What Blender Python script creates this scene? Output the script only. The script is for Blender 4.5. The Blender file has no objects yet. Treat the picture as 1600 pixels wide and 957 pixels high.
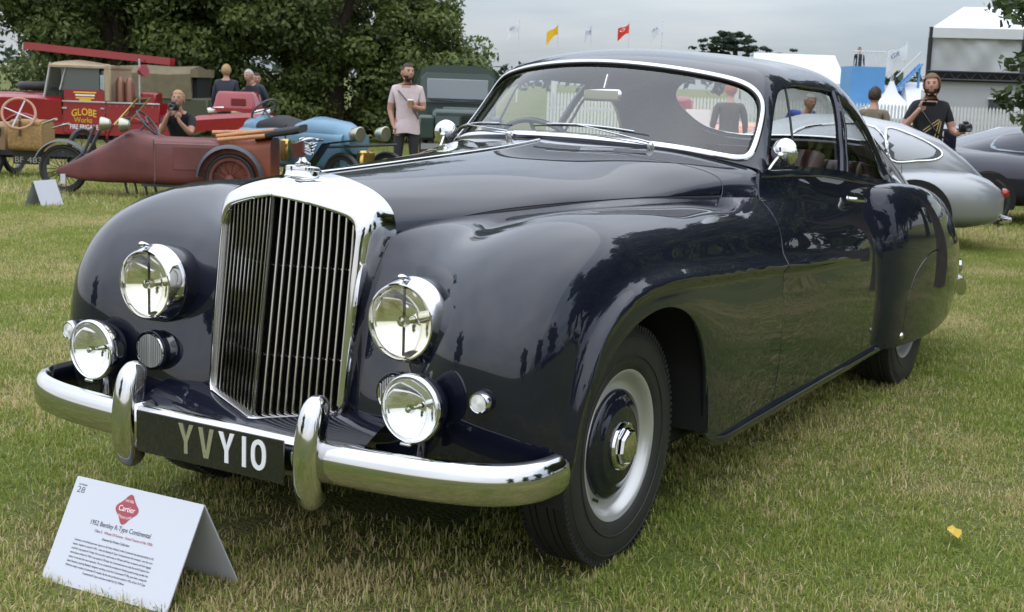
import bpy, bmesh, math, random
import numpy as np
from mathutils import Vector, Matrix
random.seed(7); np.random.seed(7)
sc = bpy.context.scene
COL = sc.collection
PI = math.pi; R_ = math.radians

# ------------------------------------------------------------------ camera
CAM_P = np.array([2.4102, -3.4046, 1.3741]); YAW, PIT, ROL, FPX = -0.5321035, -0.1656491, 0.0358345, 2101.2
def cam_axes():
    fw = np.array([math.sin(YAW)*math.cos(PIT), math.cos(YAW)*math.cos(PIT), math.sin(PIT)])
    r = np.array([math.cos(YAW), -math.sin(YAW), 0.]); u = np.cross(r, fw)
    return fw, r*math.cos(ROL)+u*math.sin(ROL), -r*math.sin(ROL)+u*math.cos(ROL)
FW, RT, UP = cam_axes()
cd = bpy.data.cameras.new('camera'); cam = bpy.data.objects.new('camera', cd); COL.objects.link(cam)
cd.sensor_width = 36; cd.lens = FPX/1600*36; cd.clip_start = .05; cd.clip_end = 3000
m = Matrix(((RT[0], UP[0], -FW[0], CAM_P[0]), (RT[1], UP[1], -FW[1], CAM_P[1]), (RT[2], UP[2], -FW[2], CAM_P[2]), (0, 0, 0, 1)))
cam.matrix_world = m; sc.camera = cam
cd.dof.use_dof = True; cd.dof.focus_distance = 3.9; cd.dof.aperture_fstop = 13

# ------------------------------------------------------------------ world: Nishita daylight under a grey overcast layer
SUN_EL, SUN_AZ = R_(52), R_(200)          # azimuth measured from +y clockwise
wd = bpy.data.worlds.new('World'); sc.world = wd; wd.use_nodes = True
nt = wd.node_tree; nt.nodes.clear()
def wn(t, **k):
    n = nt.nodes.new(t)
    for a, b in k.items(): setattr(n, a, b)
    return n
sky = wn('ShaderNodeTexSky', sky_type='NISHITA', sun_disc=False); sky.sun_elevation = SUN_EL; sky.sun_rotation = SUN_AZ
tc = wn('ShaderNodeTexCoord'); sep = wn('ShaderNodeSeparateXYZ'); nt.links.new(tc.outputs['Generated'], sep.inputs[0])
# overcast luminance: (1 + 2 sin elevation) / 3
mz = wn('ShaderNodeMath', operation='MAXIMUM'); nt.links.new(sep.outputs[2], mz.inputs[0]); mz.inputs[1].default_value = 0
lum = wn('ShaderNodeMath', operation='MULTIPLY_ADD'); nt.links.new(mz.outputs[0], lum.inputs[0]); lum.inputs[1].default_value = 1.55; lum.inputs[2].default_value = .40
# cloud deck: project the direction on a plane overhead
mz2 = wn('ShaderNodeMath', operation='ADD'); nt.links.new(mz.outputs[0], mz2.inputs[0]); mz2.inputs[1].default_value = .16
dv = wn('ShaderNodeVectorMath', operation='DIVIDE'); nt.links.new(tc.outputs['Generated'], dv.inputs[0])
cmb = wn('ShaderNodeCombineXYZ'); [nt.links.new(mz2.outputs[0], cmb.inputs[i]) for i in range(3)]; nt.links.new(cmb.outputs[0], dv.inputs[1])
nz = wn('ShaderNodeTexNoise'); nz.inputs['Scale'].default_value = .9; nz.inputs['Detail'].default_value = 6; nz.inputs['Roughness'].default_value = .5
nt.links.new(dv.outputs[0], nz.inputs['Vector'])
cr = wn('ShaderNodeValToRGB'); cr.color_ramp.elements[0].position = .32; cr.color_ramp.elements[0].color = (.45, .54, .67, 1)
cr.color_ramp.elements[1].position = .68; cr.color_ramp.elements[1].color = (.82, .86, .93, 1)
nt.links.new(nz.outputs['Fac'], cr.inputs[0])
mul = wn('ShaderNodeVectorMath', operation='SCALE'); nt.links.new(cr.outputs[0], mul.inputs[0]); nt.links.new(lum.outputs[0], mul.inputs['Scale'])
gain = wn('ShaderNodeVectorMath', operation='SCALE'); nt.links.new(mul.outputs[0], gain.inputs[0]); gain.inputs['Scale'].default_value = 5.0
mix = wn('ShaderNodeMix', data_type='RGBA'); mix.inputs[0].default_value = .9
nt.links.new(sky.outputs[0], mix.inputs[6]); nt.links.new(gain.outputs[0], mix.inputs[7])
bg = wn('ShaderNodeBackground'); bg.inputs[1].default_value = .115; nt.links.new(mix.outputs[2], bg.inputs[0])
wo = wn('ShaderNodeOutputWorld'); nt.links.new(bg.outputs[0], wo.inputs[0])

# ------------------------------------------------------------------ sun behind cloud
sd = bpy.data.lights.new('sun', 'SUN'); sd.energy = .5; sd.angle = R_(180); sd.color = (1, .95, .87)
sun = bpy.data.objects.new('sun', sd); COL.objects.link(sun)
sv = Vector((math.sin(SUN_AZ)*math.cos(SUN_EL), math.cos(SUN_AZ)*math.cos(SUN_EL), math.sin(SUN_EL)))
sun.rotation_euler = (-sv).to_track_quat('-Z', 'Y').to_euler(); sun.location = sv*60
sc.view_settings.view_transform = 'Standard'; sc.view_settings.look = 'None'; sc.view_settings.gamma = 1
sc.view_settings.exposure = 1.52; sc.view_settings.use_curve_mapping = False

# ------------------------------------------------------------------ materials
MATS = {}
def mat(name, col=(.5, .5, .5), rough=.5, metal=0., coat=0., noise=0., nscale=20., bump=0., bscale=80., spec=.5, ior=1.5, sheen=0.):
    if name in MATS: return MATS[name]
    mt = bpy.data.materials.new(name); mt.use_nodes = True; n = mt.node_tree; b = n.nodes['Principled BSDF']
    b.inputs['Base Color'].default_value = (*col, 1); b.inputs['Roughness'].default_value = rough; b.inputs['Metallic'].default_value = metal
    b.inputs['Coat Weight'].default_value = coat; b.inputs['Coat Roughness'].default_value = .012; b.inputs['Coat IOR'].default_value = 1.56; b.inputs['IOR'].default_value = ior
    b.inputs['Specular IOR Level'].default_value = spec
    if sheen: b.inputs['Sheen Weight'].default_value = sheen
    if noise or bump:
        t = n.nodes.new('ShaderNodeTexCoord')
    if noise:
        z = n.nodes.new('ShaderNodeTexNoise'); z.inputs['Scale'].default_value = nscale; z.inputs['Detail'].default_value = 5
        n.links.new(t.outputs['Object'], z.inputs['Vector'])
        h = n.nodes.new('ShaderNodeHueSaturation'); h.inputs['Color'].default_value = (*col, 1)
        mr = n.nodes.new('ShaderNodeMapRange'); mr.inputs[1].default_value = .25; mr.inputs[2].default_value = .75
        mr.inputs[3].default_value = 1-noise; mr.inputs[4].default_value = 1+noise
        n.links.new(z.outputs['Fac'], mr.inputs[0]); n.links.new(mr.outputs[0], h.inputs['Value']); n.links.new(h.outputs[0], b.inputs['Base Color'])
    if bump:
        z = n.nodes.new('ShaderNodeTexNoise'); z.inputs['Scale'].default_value = bscale; z.inputs['Detail'].default_value = 4
        n.links.new(t.outputs['Object'], z.inputs['Vector'])
        bp = n.nodes.new('ShaderNodeBump'); bp.inputs['Strength'].default_value = bump; bp.inputs['Distance'].default_value = .01
        n.links.new(z.outputs['Fac'], bp.inputs['Height']); n.links.new(bp.outputs[0], b.inputs['Normal'])
    MATS[name] = mt; return mt
def glass_mat(name, tint=(1, 1, 1), rough=0.0, ior=1.5, extra=0., gain=1.7):
    if name in MATS: return MATS[name]
    mt = bpy.data.materials.new(name); mt.use_nodes = True; n = mt.node_tree; n.nodes.clear()
    o = n.nodes.new('ShaderNodeOutputMaterial'); tr = n.nodes.new('ShaderNodeBsdfTransparent'); gl = n.nodes.new('ShaderNodeBsdfGlossy')
    tr.inputs[0].default_value = (*tint, 1); gl.inputs['Roughness'].default_value = rough
    # Schlick reflectance from the angle of incidence, the same from either side of the sheet
    ge = n.nodes.new('ShaderNodeNewGeometry'); dt = n.nodes.new('ShaderNodeVectorMath'); dt.operation = 'DOT_PRODUCT'; n.links.new(ge.outputs['Incoming'], dt.inputs[0]); n.links.new(ge.outputs['Normal'], dt.inputs[1])
    ab = n.nodes.new('ShaderNodeMath'); ab.operation = 'ABSOLUTE'; n.links.new(dt.outputs['Value'], ab.inputs[0])
    om = n.nodes.new('ShaderNodeMath'); om.operation = 'SUBTRACT'; om.inputs[0].default_value = 1; n.links.new(ab.outputs[0], om.inputs[1])
    fr = n.nodes.new('ShaderNodeMath'); fr.operation = 'POWER'; n.links.new(om.outputs[0], fr.inputs[0]); fr.inputs[1].default_value = 5
    f0 = ((ior-1)/(ior+1))**2
    ad = n.nodes.new('ShaderNodeMath'); ad.operation = 'MULTIPLY_ADD'; ad.inputs[1].default_value = 1-f0*gain; ad.inputs[2].default_value = f0*gain+extra; ad.use_clamp = True
    mx = n.nodes.new('ShaderNodeMixShader')
    n.links.new(fr.outputs[0], ad.inputs[0]); n.links.new(ad.outputs[0], mx.inputs[0]); n.links.new(tr.outputs[0], mx.inputs[1]); n.links.new(gl.outputs[0], mx.inputs[2]); n.links.new(mx.outputs[0], o.inputs[0])
    MATS[name] = mt; return mt

# ------------------------------------------------------------------ object helpers
def tag(o, label=None, cat=None, group=None, kind=None):
    if label: o['label'] = label
    if cat: o['category'] = cat
    if group: o['group'] = group
    if kind: o['kind'] = kind
    return o
def empty(name, loc=(0, 0, 0), rz=0., label=None, cat=None, group=None, scale=1.):
    o = bpy.data.objects.new(name, None); COL.objects.link(o); o.empty_display_size = .2
    o.location = loc; o.rotation_euler = (0, 0, rz); o.scale = (scale,)*3
    return tag(o, label, cat, group)
def mesh_obj(name, V, F, mt, parent=None, smooth=True, normals=None, sharp=None):
    me = bpy.data.meshes.new(name); me.from_pydata([tuple(map(float, v)) for v in V], [], [tuple(map(int, f)) for f in F]); me.update()
    if smooth is True: me.polygons.foreach_set('use_smooth', [True]*len(me.polygons))
    elif smooth == 'auto':
        me.polygons.foreach_set('use_smooth', [True]*len(me.polygons)); me.set_sharp_from_angle(angle=R_(sharp or 38))
    if normals is not None: me.normals_split_custom_set_from_vertices([tuple(map(float, n)) for n in normals])
    if mt: me.materials.append(mt)
    o = bpy.data.objects.new(name, me); COL.objects.link(o); o.parent = parent
    return o
def copy_tree(o, parent=None):
    c = o.copy(); COL.objects.link(c); c.parent = parent
    for ch in [x for x in bpy.data.objects if x.parent == o]: copy_tree(ch, c)
    return c
def frame_of(d, up=(0, 0, 1)):
    d = np.array(d, float); d /= np.linalg.norm(d); up = np.array(up, float)
    if abs(d@up) > .98: up = np.array([0, 1., 0]) if abs(d[1]) < .9 else np.array([1., 0, 0])
    s = np.cross(d, up); s /= np.linalg.norm(s); return d, s, np.cross(s, d)
def crom(pts, n=8, closed=False):
    P = np.array(pts, float); k = len(P); out = []
    rng = range(k if closed else k-1)
    for i in rng:
        p0 = P[(i-1) % k] if closed or i > 0 else 2*P[0]-P[1]; p1 = P[i]; p2 = P[(i+1) % k]
        p3 = P[(i+2) % k] if closed or i < k-2 else 2*P[-1]-P[-2]
        for t in np.arange(n)/n:
            out.append(.5*((2*p1)+(p2-p0)*t+(2*p0-5*p1+4*p2-p3)*t*t+(3*p1-p0-3*p2+p3)*t**3))
    if not closed: out.append(P[-1])
    return np.array(out)
class MB:
    """collects shapes for ONE mesh object"""
    def __init__(s): s.V = []; s.F = []
    def add(s, V, F):
        b = len(s.V); s.V += [tuple(v) for v in V]; s.F += [tuple(i+b for i in f) for f in F]; return s
    def box(s, c, size, rot=None, taper=1.0, bevel=0.):
        x, y, z = [k/2 for k in size]
        if bevel:
            b = min(bevel, x*.98, y*.98, z*.98); V = []; F = []
            pts = []
            for sx in (-1, 1):
                for sy in (-1, 1):
                    for sz in (-1, 1):
                        tp = taper if sz > 0 else 1
                        i = len(V)
                        V += [((sx*x)*tp, sy*(y-b)*tp, sz*(z-b)), (sx*(x-b)*tp, (sy*y)*tp, sz*(z-b)), (sx*(x-b)*tp, sy*(y-b)*tp, sz*z)]
                        pts.append(i)
            bm = bmesh.new(); vs = [bm.verts.new(v) for v in V]; r = bmesh.ops.convex_hull(bm, input=vs)
            bm.verts.index_update(); V = [v.co[:] for v in bm.verts]; F = [[v.index for v in f.verts] for f in bm.faces]; bm.free()
        else:
            V = [(sx*x*(taper if sz > 0 else 1), sy*y*(taper if sz > 0 else 1), sz*z) for sz in (-1, 1) for sx, sy in ((-1, -1), (1, -1), (1, 1), (-1, 1))]
            F = [(3, 2, 1, 0), (4, 5, 6, 7), (0, 1, 5, 4), (1, 2, 6, 5), (2, 3, 7, 6), (3, 0, 4, 7)]
        V = np.array(V)
        if rot is not None:
            Rm = np.array(Matrix(rot) if not isinstance(rot, (tuple, list)) else (Matrix.Rotation(rot[2], 3, 'Z') @ Matrix.Rotation(rot[1], 3, 'Y') @ Matrix.Rotation(rot[0], 3, 'X')))
            V = V@Rm.T
        return s.add(V+np.array(c), F)
    def tube(s, pts, rad, n=10, caps=True, closed=False, flat=1.0):
        P = np.array(pts, float); k = len(P); rad = np.broadcast_to(np.array(rad, float), (k,))
        V = []; F = []; prev = None
        for i in range(k):
            d = (P[(i+1) % k]-P[i-1]) if closed else (P[min(i+1, k-1)]-P[max(i-1, 0)])
            d = d/(np.linalg.norm(d)+1e-12)
            if prev is None: _, sd_, up = frame_of(d)
            else:
                sd_ = prev-d*(prev@d); sd_ /= np.linalg.norm(sd_)+1e-12; up = np.cross(sd_, d)
            prev = sd_
            for j in range(n):
                a = 2*PI*j/n; V.append(P[i]+(sd_*math.cos(a)+up*math.sin(a)*flat)*rad[i])
        for i in range(k if closed else k-1):
            for j in range(n):
                a, b = i*n+j, i*n+(j+1) % n; c, d = ((i+1) % k)*n+(j+1) % n, ((i+1) % k)*n+j
                F.append((a, b, c, d))
        if caps and not closed: F += [tuple(range(n))[::-1], tuple((k-1)*n+j for j in range(n))]
        return s.add(V, F)
    def lathe(s, prof, org=(0, 0, 0), axis=(0, 0, 1), n=32, up=(0, 0, 1), closed=False):
        """prof: list of (radius, distance along axis)"""
        d, a, b = frame_of(axis, up); V = []; F = []; k = len(prof)
        for r, h in prof:
            for j in range(n):
                t = 2*PI*j/n; V.append(np.array(org)+d*h+(a*math.cos(t)+b*math.sin(t))*r)
        for i in range(k if closed else k-1):
            for j in range(n):
                F.append((i*n+j, i*n+(j+1) % n, ((i+1) % k)*n+(j+1) % n, ((i+1) % k)*n+j))
        return s.add(V, F)
    def loft(s, rings, close_ring=True, caps=True, closed=False):
        k = len(rings); n = len(rings[0]); V = [p for r in rings for p in r]; F = []
        for i in range(k if closed else k-1):
            for j in range(n if close_ring else n-1):
                F.append((i*n+j, i*n+(j+1) % n, ((i+1) % k)*n+(j+1) % n, ((i+1) % k)*n+j))
        if caps and close_ring and not closed: F += [tuple(range(n))[::-1], tuple((k-1)*n+j for j in range(n))]
        return s.add(V, F)
    def prism(s, poly, org, ax, ay, depth, az=None):
        """extrude the 2D polygon (in the ax, ay plane) along ax x ay by depth"""
        ax = np.array(ax, float); ay = np.array(ay, float); az = np.cross(ax, ay) if az is None else np.array(az, float)
        az = az/np.linalg.norm(az); o = np.array(org, float); n = len(poly)
        V = [o+ax*p[0]+ay*p[1] for p in poly]+[o+ax*p[0]+ay*p[1]+az*depth for p in poly]
        F = [tuple(range(n))[::-1], tuple(range(n, 2*n))]+[(i, (i+1) % n, n+(i+1) % n, n+i) for i in range(n)]
        return s.add(V, F)
    def ball(s, c, r, n=14, sc_=(1, 1, 1)):
        V = []; F = []; m_ = n//2
        for i in range(m_+1):
            t = PI*i/m_
            for j in range(n):
                a = 2*PI*j/n; V.append((c[0]+r*sc_[0]*math.sin(t)*math.cos(a), c[1]+r*sc_[1]*math.sin(t)*math.sin(a), c[2]+r*sc_[2]*math.cos(t)))
        for i in range(m_):
            for j in range(n): F.append((i*n+j, (i+1)*n+j, (i+1)*n+(j+1) % n, i*n+(j+1) % n))
        return s.add(V, F)
    def build(s, name, mt, parent=None, smooth='auto', sharp=38):
        return mesh_obj(name, s.V, s.F, mt, parent, smooth, sharp=sharp)

# ------------------------------------------------------------------ spline surfaces with trimmed panels
def basis(k, t):
    k = np.array(k, float); t = np.array(t, float); n = len(k); h = np.diff(k)
    A = np.zeros((n, n)); B = np.zeros((n, n)); A[0, 0] = A[-1, -1] = 1
    for i in range(1, n-1):
        A[i, i-1] = h[i-1]; A[i, i] = 2*(h[i-1]+h[i]); A[i, i+1] = h[i]
        B[i, i-1] = 6/h[i-1]; B[i, i] = -6/h[i-1]-6/h[i]; B[i, i+1] = 6/h[i]
    M2 = np.linalg.solve(A, B)
    i = np.clip(np.searchsorted(k, t, 'right')-1, 0, n-2); hi = h[i]; a = (k[i+1]-t)/hi; b = (t-k[i])/hi
    W_ = np.zeros((len(t), n)); r = np.arange(len(t)); W_[r, i] += a; W_[r, i+1] += b
    W_ += ((a**3-a)*hi**2/6)[:, None]*M2[i]+((b**3-b)*hi**2/6)[:, None]*M2[i+1]
    return W_
class Surf:
    def __init__(s, C, disp=None):
        s.C = np.array(C, float); s.disp = disp
        du = np.linalg.norm(np.diff(s.C, axis=0), axis=2).mean(1); dw = np.linalg.norm(np.diff(s.C, axis=1), axis=2).mean(0)
        s.U = np.r_[0, np.cumsum(du)]; s.V = np.r_[0, np.cumsum(dw)]
    def base(s, u, v): return np.einsum('mi,ijk,mj->mk', basis(s.U, u), s.C, basis(s.V, v))
    def nb(s, u, v, f=None):
        f = f or s.base; e = 1e-3
        n = np.cross(f(np.clip(u+e, 0, s.U[-1]), v)-f(np.clip(u-e, 0, s.U[-1]), v), f(u, np.clip(v+e, 0, s.V[-1]))-f(u, np.clip(v-e, 0, s.V[-1])))
        return n/(np.linalg.norm(n, axis=1)[:, None]+1e-12)
    def ev(s, u, v):
        u = np.atleast_1d(np.array(u, float)); v = np.atleast_1d(np.array(v, float)); p = s.base(u, v)
        if s.disp is not None: p = p+s.nb(u, v)*s.disp(p)[:, None]
        return p
    def nrm(s, u, v): return s.nb(np.array(u, float), np.array(v, float), s.ev)
def trim(sf, nu, nv, clips=(), ur=None, vr=None):
    ur = ur or (0, sf.U[-1]); vr = vr or (0, sf.V[-1])
    g = np.stack(np.meshgrid(np.linspace(*ur, nu+1), np.linspace(*vr, nv+1), indexing='ij'), -1).reshape(-1, 2)
    uv = [tuple(x) for x in g]; polys = [(i*(nv+1)+j, (i+1)*(nv+1)+j, (i+1)*(nv+1)+j+1, i*(nv+1)+j+1) for i in range(nu) for j in range(nv)]
    for f in clips:
        A = np.array(uv); val = f(sf.ev(A[:, 0], A[:, 1]), A); cuts = {}; pairs = []; out = []
        def cut(i, j):
            k = (min(i, j), max(i, j))
            if k not in cuts: cuts[k] = len(uv)+len(pairs); pairs.append(k)
            return cuts[k]
        for p in polys:
            vv = [val[i] > 0 for i in p]
            if all(vv): out.append(p); continue
            if not any(vv): continue
            q = []
            for a in range(len(p)):
                i, j = p[a], p[(a+1) % len(p)]
                if val[i] > 0: q.append(i)
                if (val[i] > 0) != (val[j] > 0): q.append(cut(i, j))
            if len(q) > 2: out.append(tuple(q))
        if pairs:
            I = np.array(pairs); a = A[I[:, 0]]; b = A[I[:, 1]]; lo = np.zeros(len(I)); hi = np.ones(len(I)); sa = val[I[:, 0]] > 0
            for _ in range(12):
                md = (lo+hi)/2; q = a+(b-a)*md[:, None]; fm = f(sf.ev(q[:, 0], q[:, 1]), q) > 0
                lo = np.where(fm == sa, md, lo); hi = np.where(fm == sa, hi, md)
            q = a+(b-a)*((lo+hi)/2)[:, None]; uv += [tuple(x) for x in q]
        polys = out
    used = sorted({i for p in polys for i in p}); mp = {o: k for k, o in enumerate(used)}
    A = np.array(uv)[used]; polys = [tuple(mp[i] for i in p) for p in polys]
    return A, polys
def panel(sf, name, mt, parent, nu, nv, clips=(), ur=None, vr=None, flange=.014, off=0., flip=False, mirror=False, noflange=None):
    A, polys = trim(sf, nu, nv, clips, ur, vr)
    P = sf.ev(A[:, 0], A[:, 1]); N = sf.nrm(A[:, 0], A[:, 1])*(-1 if flip else 1); P = P+N*off
    if flip: polys = [p[::-1] for p in polys]
    V = list(P); NN = list(N); F = list(polys)
    if flange:
        cnt = {}
        for p in polys:
            for a in range(len(p)):
                i, j = p[a], p[(a+1) % len(p)]; cnt.setdefault((min(i, j), max(i, j)), []).append((i, j))
        for k, e in cnt.items():
            if len(e) == 1:
                i, j = e[0]
                if noflange is not None and noflange(P[i]) and noflange(P[j]): continue
                t = P[j]-P[i]; s_ = np.cross(t, N[i]); l = np.linalg.norm(s_)
                if l < 1e-9: continue
                s_ /= l; b = len(V); V += [P[j], P[i], P[i]-N[i]*flange, P[j]-N[j]*flange]; NN += [N[j]*.7+s_*.7, N[i]*.7+s_*.7, s_, s_]; F.append((b, b+1, b+2, b+3))
    V = np.array(V); NN = np.array(NN)
    if mirror: V = V*[-1, 1, 1]; NN = NN*[-1, 1, 1]; F = [f[::-1] for f in F]
    return mesh_obj(name, V, F, mt, parent, True, NN)
def sdpoly(Q, poly):
    """signed distance, positive inside"""
    P = np.array(poly); a = P; b = np.roll(P, -1, 0); d = np.full(len(Q), 1e9); ins = np.zeros(len(Q), bool)
    for i in range(len(P)):
        e = b[i]-a[i]; w = Q-a[i]; t = np.clip((w@e)/(e@e+1e-12), 0, 1); d = np.minimum(d, np.linalg.norm(w-t[:, None]*e, axis=1))
        c = (a[i, 1] > Q[:, 1]) != (b[i, 1] > Q[:, 1]); xx = a[i, 0]+(Q[:, 1]-a[i, 1])/(b[i, 1]-a[i, 1]+1e-15)*(b[i, 0]-a[i, 0]); ins ^= c & (Q[:, 0] < xx)
    return np.where(ins, d, -d)
def sweep(pts, nrm, prof, closed=False):
    """profile (side, up) swept along a path that lies on a surface"""
    P = np.array(pts); N = np.array(nrm); k = len(P); rings = []
    for i in range(k):
        d = (P[(i+1) % k]-P[i-1]) if closed else P[min(i+1, k-1)]-P[max(i-1, 0)]
        d = d/np.linalg.norm(d); s_ = np.cross(d, N[i]); s_ /= np.linalg.norm(s_)
        rings.append([P[i]+s_*a+N[i]*b for a, b in prof])
    return rings
def half_round(w, h, n=8, sink=.004):
    return [(-w/2, -sink)]+[(-w/2*math.cos(PI*i/n), h*math.sin(PI*i/n)**.7) for i in range(n+1)]+[(w/2, -sink)]
# ================================================================== hero coupe
navy = mat('navy_paint', (.0040, .0056, .0145), .5, 0, 1.0, spec=.08, ior=1.5)
chrome = mat('chrome', (.66, .66, .67), .045, 1)
satin = mat('satin_chrome', (.62, .61, .58), .16, 1)
black = mat('black_underside', (.006, .006, .006), .8)
rubber = mat('tyre_rubber', (.018, .0175, .017), .55, noise=.25, nscale=14, bump=.1, bscale=160)
rubberblk = mat('black_rubber', (.008, .008, .008), .45)
silverp = mat('silver_wheel_paint', (.50, .50, .49), .28, .55)
leather = mat('oxblood_leather', (.042, .012, .012), .42, noise=.3, nscale=12, bump=.15, bscale=220)
lining = mat('grey_headlining', (.26, .23, .20), .95, noise=.08, nscale=60)
walnut = mat('walnut_veneer', (.10, .035, .012), .2, coat=.8, noise=.5, nscale=9)
wsglass = glass_mat('windscreen_glass', (.93, .94, .93), 0.0, 1.5, .02, 2.0)
sideglass = glass_mat('side_glass', (.96, .97, .96), 0.0, 1.5, 0., 1.5)
rearglass = glass_mat('rear_glass', (.97, .98, .97), 0.0, 1.5, 0., 1.0)
lensglass = glass_mat('lens_glass', (.95, .95, .92), 0.0, 1.42)
reflector = mat('lamp_reflector', (.93, .90, .80), .09, 1)
car = empty('vintage_coupe', (0, 0, 0), 0, 'dark navy 1950s fastback coupe with tall chrome radiator grille, nearest car on the lawn', 'car')

# ---- wing and side rails: [edge, inner, crown, shoulder, side, low, bottom] per station
WG = [
 [(.20,-.575,.36),(.40,-.61,.35),(.60,-.615,.35),(.735,-.575,.35),(.83,-.485,.345),(.868,-.42,.33),(.868,-.34,.31)],
 [(.225,-.565,.50),(.42,-.605,.505),(.61,-.645,.52),(.755,-.60,.50),(.845,-.505,.465),(.876,-.425,.43),(.872,-.36,.40)],
 [(.245,-.545,.65),(.43,-.575,.665),(.62,-.648,.675),(.765,-.59,.65),(.85,-.485,.60),(.882,-.395,.54),(.875,-.33,.50)],
 [(.262,-.515,.80),(.435,-.525,.82),(.63,-.603,.812),(.775,-.54,.775),(.857,-.44,.70),(.886,-.345,.63),(.878,-.28,.57)],
 [(.275,-.475,.895),(.445,-.445,.915),(.64,-.495,.922),(.785,-.44,.875),(.862,-.36,.79),(.889,-.27,.70),(.88,-.21,.63)],
 [(.285,-.415,.955),(.465,-.31,.971),(.65,-.32,.99),(.795,-.28,.935),(.868,-.235,.84),(.890,-.17,.745),(.88,-.13,.67)],
 [(.36,-.12,.993),(.51,-.06,.997),(.665,-.05,1.014),(.803,-.04,.955),(.872,-.02,.85),(.890,0,.76),(.88,0,.68)],
 [(.44,.2,1.006),(.56,.25,1.0),(.685,.28,1.008),(.803,.28,.952),(.868,.25,.84),(.886,.2,.74),(.875,.17,.66)],
 [(.53,.55,1.012),(.62,.58,1.003),(.712,.6,.995),(.80,.58,.93),(.855,.52,.80),(.875,.42,.66),(.865,.33,.57)],
 [(.628,.925,1.003),(.678,.925,.988),(.737,.92,.962),(.80,.90,.895),(.845,.82,.74),(.862,.70,.52),(.845,.52,.27)],
 [(.722,1.19,.995),(.747,1.19,.970),(.780,1.185,.932),(.82,1.17,.855),(.838,1.15,.70),(.846,1.1,.50),(.826,1.05,.25)],
 [(.738,1.7,.975),(.757,1.7,.940),(.787,1.7,.890),(.82,1.7,.805),(.836,1.7,.67),(.84,1.7,.48),(.818,1.7,.24)],
 [(.744,2.2,.935),(.760,2.2,.900),(.783,2.2,.850),(.809,2.2,.768),(.824,2.2,.645),(.828,2.2,.46),(.809,2.2,.235)],
 [(.747,2.75,.885),(.758,2.75,.850),(.774,2.75,.80),(.793,2.75,.73),(.806,2.75,.62),(.81,2.75,.45),(.80,2.75,.23)],
]
for k_, w_ in enumerate((1, 1, 1, 1, .95, .8, .5, .2)):      # fuller front corner
    for j_, d_ in ((2, (.004, -.010, .006)), (3, (.024, -.024, .010)), (4, (.006, -.014, .0))):
        f_ = w_*(1 if k_ < 5 else (.5 if d_[1] else 1)); WG[k_][j_] = tuple(np.array(WG[k_][j_])+np.array(d_)*[w_ if k_ < 4 else w_*.6, w_ if k_ < 5 else w_*.4, w_+(.6 if k_ > 3 else 0)])
ARCH = crom([(-.47, .10), (-.455, .34), (-.41, .52), (-.30, .665), (-.14, .742), (.03, .762), (.19, .728), (.315, .655), (.405, .54), (.45, .41), (.475, .30), (.50, .10)], 8)
ARCH = np.vstack([ARCH, [(.5, -.2), (-.47, -.2)]])
RIDGE = crom([(-.475, .34), (-.45, .53), (-.377, .686), (-.285, .765), (-.142, .815), (.1, .826), (.568, .796), (1.141, .762), (2.0, .708), (2.4, .68)], 8)
def polydist(Q, path):
    d = np.full(len(Q), 9.); sgn = np.zeros(len(Q))
    for a, b in zip(path[:-1], path[1:]):
        e = b-a; w = Q-a; t = np.clip((w@e)/(e@e), 0, 1); r = w-t[:, None]*e; dd = np.linalg.norm(r, axis=1)
        s_ = np.sign(e[0]*w[:, 1]-e[1]*w[:, 0]); k = dd < d; d = np.where(k, dd, d); sgn = np.where(k, s_, sgn)
    return d*sgn
def ridge_disp(P):
    Q = P[:, 1:3]; d = polydist(Q, RIDGE); side = np.clip((P[:, 0]-.74)/.06, 0, 1); fade = np.clip((2.3-P[:, 1])/.9, 0, 1)*np.clip((P[:, 1]+.52)/.1, 0, 1)
    return -side*fade*(.022*np.exp(-(np.minimum(d, 0)/.014)**2)*np.exp(-(np.maximum(d, 0)/.030)**2)-.003*np.exp(-((d-.075)/.04)**2))
S1 = Surf(WG, ridge_disp)
BELT = [(.62, .55, 1.09), (.66, .92, 1.088), (.706, 1.21, 1.079), (.717, 1.7, 1.064), (.726, 2.2, 1.024), (.735, 2.75, .966)]
SDr = [[b, tuple((np.array(b)*.5+np.array(w[0])*.5)-[.003, 0, 0])]+w for b, w in zip(BELT, WG[8:])]
SD = Surf(SDr, ridge_disp)
yz = lambda P: P[:, 1:3]
def doorline(P):     # >0 behind the front shut line
    return P[:, 1]-np.interp(P[:, 2], [.2, .33, .52, .77, .86, .94, .98, 1.07, 1.1], [1.175, 1.17, 1.16, 1.155, 1.168, 1.178, 1.178, 1.2, 1.21])
DR = 2.575
outside_arch = lambda P, A: -sdpoly(yz(P), ARCH)
wing_clips = [outside_arch, lambda P, A: -doorline(P)-.0028]
door_clips = [lambda P, A: doorline(P)-.0028, lambda P, A: DR-P[:, 1]]
for mir in (False, True):
    side = 'left' if not mir else 'right'
    wg = panel(S1, 'front_wing', navy, car, 110, 60, wing_clips, flip=True, mirror=mir, ur=(0, S1.U[10]+.12), noflange=lambda p: p[1] < 1.12 and p[2] > .9 and p[0] < .75)
    dr = panel(SD, 'door', navy, car, 64, 76, door_clips, flip=True, mirror=mir, ur=(SD.U[1]+.05, SD.U[5]))
    if mir: continue
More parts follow.
